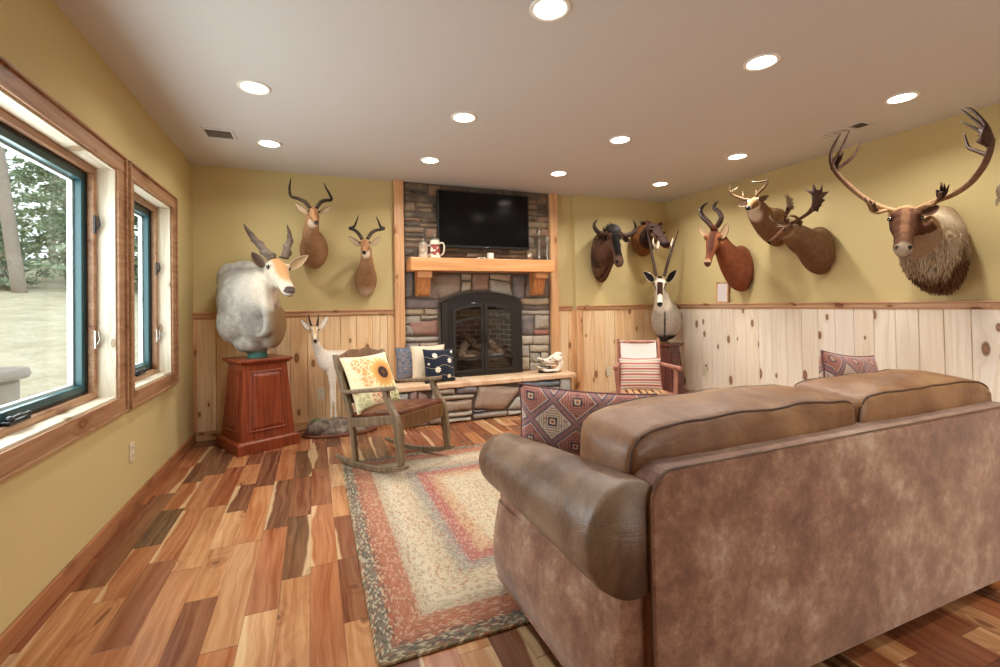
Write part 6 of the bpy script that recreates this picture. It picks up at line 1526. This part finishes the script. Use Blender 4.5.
for s in (-1, 1):
    # rocker runner
    n = 22; R_ = 1.15; top, bot = [], []
    for k in range(n+1):
        x = -.40+.68*k/n; z = RB+R_-math.sqrt(R_*R_-(x-.04)**2); bot.append((x, z)); top.append((x, z+.034-.012*abs(2*k/n-1)**3))
    prof_board('rocker', bot+top[::-1], s*HW, .034)
    rz_ = lambda x: RB+R_-math.sqrt(R_*R_-(x-.04)**2)+.028
    # front leg rising to the arm: shaped
    fl = [(.205, rz_(.22)), (.245, rz_(.24)), (.256, .20), (.256, .33), (.246, .38), (.206, .44), (.182, .50), (.178, .545), (.140, .545), (.138, .50), (.160, .44), (.196, .38), (.206, .33), (.206, .2)]
    prof_board('leg', fl, s*HW, .036)
    # rear post: leg and back upright in one
    bl = [(-.235, rz_(-.22)), (-.20, rz_(-.2)), (-.195, .25), (-.20, .40), (-.235, .55), (-.285, .74), (-.315, .83), (-.335, .83), (-.325, .74), (-.275, .55), (-.24, .40), (-.235, .25)]
    prof_board('leg', bl, s*(HW-.012), .034)
    prof_board('side_rail', [(-.21, .31), (.21, .325), (.21, .385), (-.21, .37)], s*(HW-.006), .024)
    # arm rest
    M_ = Matrix.Translation((0, 0, .545)); y0 = s*HW
    pl_ = [(-.262, y0-.018), (-.1, y0-.024), (.06, y0-.03), (.18, y0-.036), (.225, y0-.03), (.24, y0), (.225, y0+.03), (.18, y0+.036), (.06, y0+.03), (-.1, y0+.024), (-.262, y0+.018)]
    obj('armrest', MB().prism(pl_, M_, .026), OLDW, rc, world=False, bev=.007)
prof_board('front_rail', [(.212, .275), (.242, .275), (.248, .375), (.212, .375)], 0, 2*HW-.03, BRN)
prof_board('rear_rail', [(-.228, .30), (-.205, .30), (-.208, .36), (-.23, .36)], 0, 2*HW-.05)
def crest(z0, z1, x0, x1, arch_, nm):
    n = 16; rs = []
    for k in range(n+1):
        y = -(HW-.02)+2*(HW-.02)*k/n; u = 2*k/n-1; zt = z1+arch_*(1-u*u)**.6*(1-.12*math.cos(u*9)); xb = -.025*(1-u*u)
        rs.append([V((x0+xb, y, z0)), V((x0+xb+.022, y, z0)), V((x1+xb+.022, y, zt)), V((x1+xb, y, zt))])
    obj(nm, MB().rings(rs), BRN, rc, world=False, bev=.004)
crest(.70, .80, -.285, -.325, .055, 'crest_rail'); crest(.47, .51, -.245, -.255, .0, 'lower_back_rail')
obj('back_panel', MB().prism([(-.252, .475), (-.240, .475), (-.290, .74), (-.302, .74)], Matrix(((1, 0, 0, -.012), (0, 0, 1, -HW+.03), (0, 1, 0, 0), (0, 0, 0, 1))), 2*HW-.06), BRN, rc, world=False, bev=.002)
# seat
n = 18; mb = MB(); 
def SP(u, v, top):
    x = -.215+.455*(u+1)/2; y = v*(HW-.012)*(1-.03*(1-u)/2); k = (1-abs(u)**3)*(1-abs(v)**3); fr = .012*(u > .8)
    z = .372+(.036+.026*k + .008*noise.noise(V((u*3, v*3, 1))))*(1 if top else 0); return V((x, y, z))
for top in (1, 0):
    o_ = len(mb.v)
    for j in range(n+1):
        for i in range(n+1): mb.v.append(SP(2*i/n-1, 2*j/n-1, top))
    for j in range(n):
        for i in range(n): k = o_+j*(n+1)+i; q = (k, k+1, k+n+2, k+n+1); mb.f.append(q if top else q[::-1])
st_ = len(mb.v)//2
for k in range(n):
    for a, b in (((k), (k+1)), (n*(n+1)+k, n*(n+1)+k+1)): mb.f.append((a, b, b+st_, a+st_))
    for a, b in ((k*(n+1), (k+1)*(n+1)), (k*(n+1)+n, (k+1)*(n+1)+n)): mb.f.append((a, b, b+st_, a+st_))
so = obj('seat', mb, m_leather('seat_leather', '4A2618', '633622', '7E4C32', .28), rc, world=False, smooth=True, bev=.008)
RM = W[rc]
def RL(p): return RM@V(p)
c = RL((-.185, -.035, .60)); right = RM.to_3x3()@V((0, 1, 0)); up = RM.to_3x3()@V((-.30, 0, .95))
pillow('sunflower_pillow', 'cream throw pillow printed with a large sunflower on the rocking chair', .48, .46, .14, SUNF, basis(tuple(c), right, up), seed=41, cat='pillow')

# ---------------------------------------------------------------- log armchair in the far corner
cF = V((-.50, -.87, 0)).normalized(); rz2 = math.atan2(cF.y, cF.x); lo_ = V((3.01, 3.72, 0))
lc = thing('log_armchair', 'rustic peeled-log armchair with white canvas back and woven seat by the oryx pedestal', 'armchair', tuple(lo_), rz2)
def stick(nm, a, b, r0, r1=None, mat=LOGW, par=lc):
    r1 = r1 or r0; a, b = V(a), V(b); n = 6; P_ = [a.lerp(b, k/n)+V((0, 0, 0)) + V((noise.noise(a*9+V((k, 0, 0)))*.004, noise.noise(a*7+V((0, k, 0)))*.004, 0)) for k in range(n+1)]
    return obj(nm, MB().tube(P_, [(r0+(r1-r0)*k/n)*(1+.06*noise.noise(b*5+V((k*1.7, 0, 0)))) for k in range(n+1)], 10, dome=1), mat, par, world=False, smooth=True)
hw = .20; arm_hw = .275
for s in (-1, 1):
    stick('leg', (-.16, s*hw, 0), (-.24, s*hw*1.0, .85), .021, .017)             # rear post
    stick('leg', (.24, s*(hw+.03), 0), (.20, s*arm_hw, .60), .022, .018)       # front post
    stick('armrest', (-.225, s*(hw+.005), .60), (.28, s*(arm_hw+.015), .615), .018, .023)
    stick('side_rail', (-.17, s*hw, .33), (.235, s*(hw+.04), .36), .016); stick('side_stretcher', (-.16, s*hw, .15), (.24, s*(hw+.03), .15), .012)
stick('seat_rail', (.225, -hw-.06, .355), (.225, hw+.06, .355), .018); stick('seat_rail', (-.175, -hw, .33), (-.175, hw, .33), .016)
stick('back_rail', (-.235, -hw-.01, .82), (-.235, hw+.01, .82), .015); stick('back_rail', (-.20, -hw, .42), (-.20, hw, .42), .014); stick('stretcher', (.24, -hw-.03, .12), (.24, hw+.03, .12), .013)
mb = MB(); NB = 7
for k in range(NB):
    y = -(hw+.02)+2*(hw+.02)*(k+.5)/NB; mb.box((-.175, y-.022, .345+.006*(k % 2)), (.225, y+.022, .352+.006*(k % 2)))
    mb.tube([(.20, y-.0, .36), (.245, y, .372), (.25, y, .355), (.232, y, .335)], [(.022, .004)]*4, 6)
obj('woven_seat', mb, m_pine('rawhide', 0, 0, ['C49C70', 'B48A60', '94704C'], ks=.3), lc, world=False, bev=.002)
n = 10; mb = MB(); g = lambda u, z, o: V((-.235-(z-.8)*.09+.010+.014*(1-u*u)*-1+o, u*(hw-.022), z))
top = []
for o_ in (0, .006): top.append([[g(2*i/n-1, .50+.335*j/6, o_) for i in range(n+1)] for j in range(7)])
for L_ in top: mb.rings(L_, cap=False, closed=False)
obj('back_canvas', mb, CANVAS, lc, world=False, smooth=True)
M3 = W[lc]
c = M3@V((-.125, 0, .50)); right = M3.to_3x3()@V((0, 1, 0)); up = M3.to_3x3()@V((-.22, 0, .97))
pillow('striped_pillow', 'red, cream and green striped cushion standing on the log armchair seat', .42, .34, .11, STRIPE, basis(tuple(c), right, up), seed=51)
# small picture frame standing on the right wall rail
fx = XR-.03
t = thing('picture_frame', 'small wooden picture frame with a blank pale sheet standing on the right wall rail', 'picture frame', (fx, 4.09, ZR))
y0, y1, z0, z1 = 3.99, 4.165, ZR+.001, ZR+.25; Rq = Matrix.Rotation(.06, 3, 'Y'); pv = (fx, 4.09, ZR)
mb = MB()
for a, b, c_, d in ((y0, y1, z1-.018, z1), (y0, y1, z0, z0+.018), (y0, y0+.018, z0+.018, z1-.018), (y1-.018, y1, z0+.018, z1-.018)): mb.box((fx-.01, a, c_), (fx+.004, b, d), Rq, pv)
obj('moulding', mb, TRIM_Z, t, bev=.002); obj('sheet', MB().box((fx-.006, y0+.016, z0+.016), (fx-.001, y1-.016, z1-.016), Rq, pv), Mt('pale_paper', 'E0D6D2', .5), t)

# ---------------------------------------------------------------- light and exposure
wd = bpy.data.worlds.new('world'); sc.world = wd; wd.use_nodes = True; nt = wd.node_tree; bg = nt.nodes['Background']
sk_ = nt.nodes.new('ShaderNodeTexSky'); sk_.sky_type = 'HOSEK_WILKIE'; sk_.sun_direction = (-.3, -.5, .8); sk_.turbidity = 9; sk_.ground_albedo = .6
mx = nt.nodes.new('ShaderNodeMix'); mx.data_type = 'RGBA'; mx.inputs[0].default_value = .8; mx.inputs[7].default_value = (.92, .97, 1.0, 1)
nt.links.new(sk_.outputs[0], mx.inputs[6]); nt.links.new(mx.outputs[2], bg.inputs[0]); bg.inputs[1].default_value = 2.3
def area(nm, loc, rot, sx, sy, e, col):
    l = bpy.data.lights.new(nm, 'AREA'); l.shape = 'RECTANGLE'; l.size = sx; l.size_y = sy; l.energy = e; l.color = col
    o = bpy.data.objects.new(nm, l); C.objects.link(o); o.location = loc; o.rotation_euler = rot; return o
area('daylight_large_window', (XL-.30, 2.4, 1.4), (0, -pi/2, 0), 1.25, 1.65, 56, (.86, .94, 1))
area('daylight_narrow_window', (XL-.30, 3.92, 1.4), (0, -pi/2, 0), 1.25, .8, 22, (.86, .94, 1))
area('added_fill_light', (2.5, YN-.25, 1.1), (pi/2, 0, 0), 2.3, 1.9, 46, (1.0, .96, .9))
vs = sc.view_settings; sc.display_settings.display_device = 'sRGB'; vs.view_transform = 'Standard'; vs.look = 'None'; vs.gamma = 1; vs.use_curve_mapping = False; vs.exposure = -.10
try:
    sc.cycles.use_denoising = True; sc.cycles.max_bounces = 8; sc.cycles.diffuse_bounces = 5; sc.cycles.transparent_max_bounces = 8; sc.cycles.caustics_reflective = False; sc.cycles.caustics_refractive = False
    sc.cycles.sample_clamp_indirect = 6
except Exception: pass
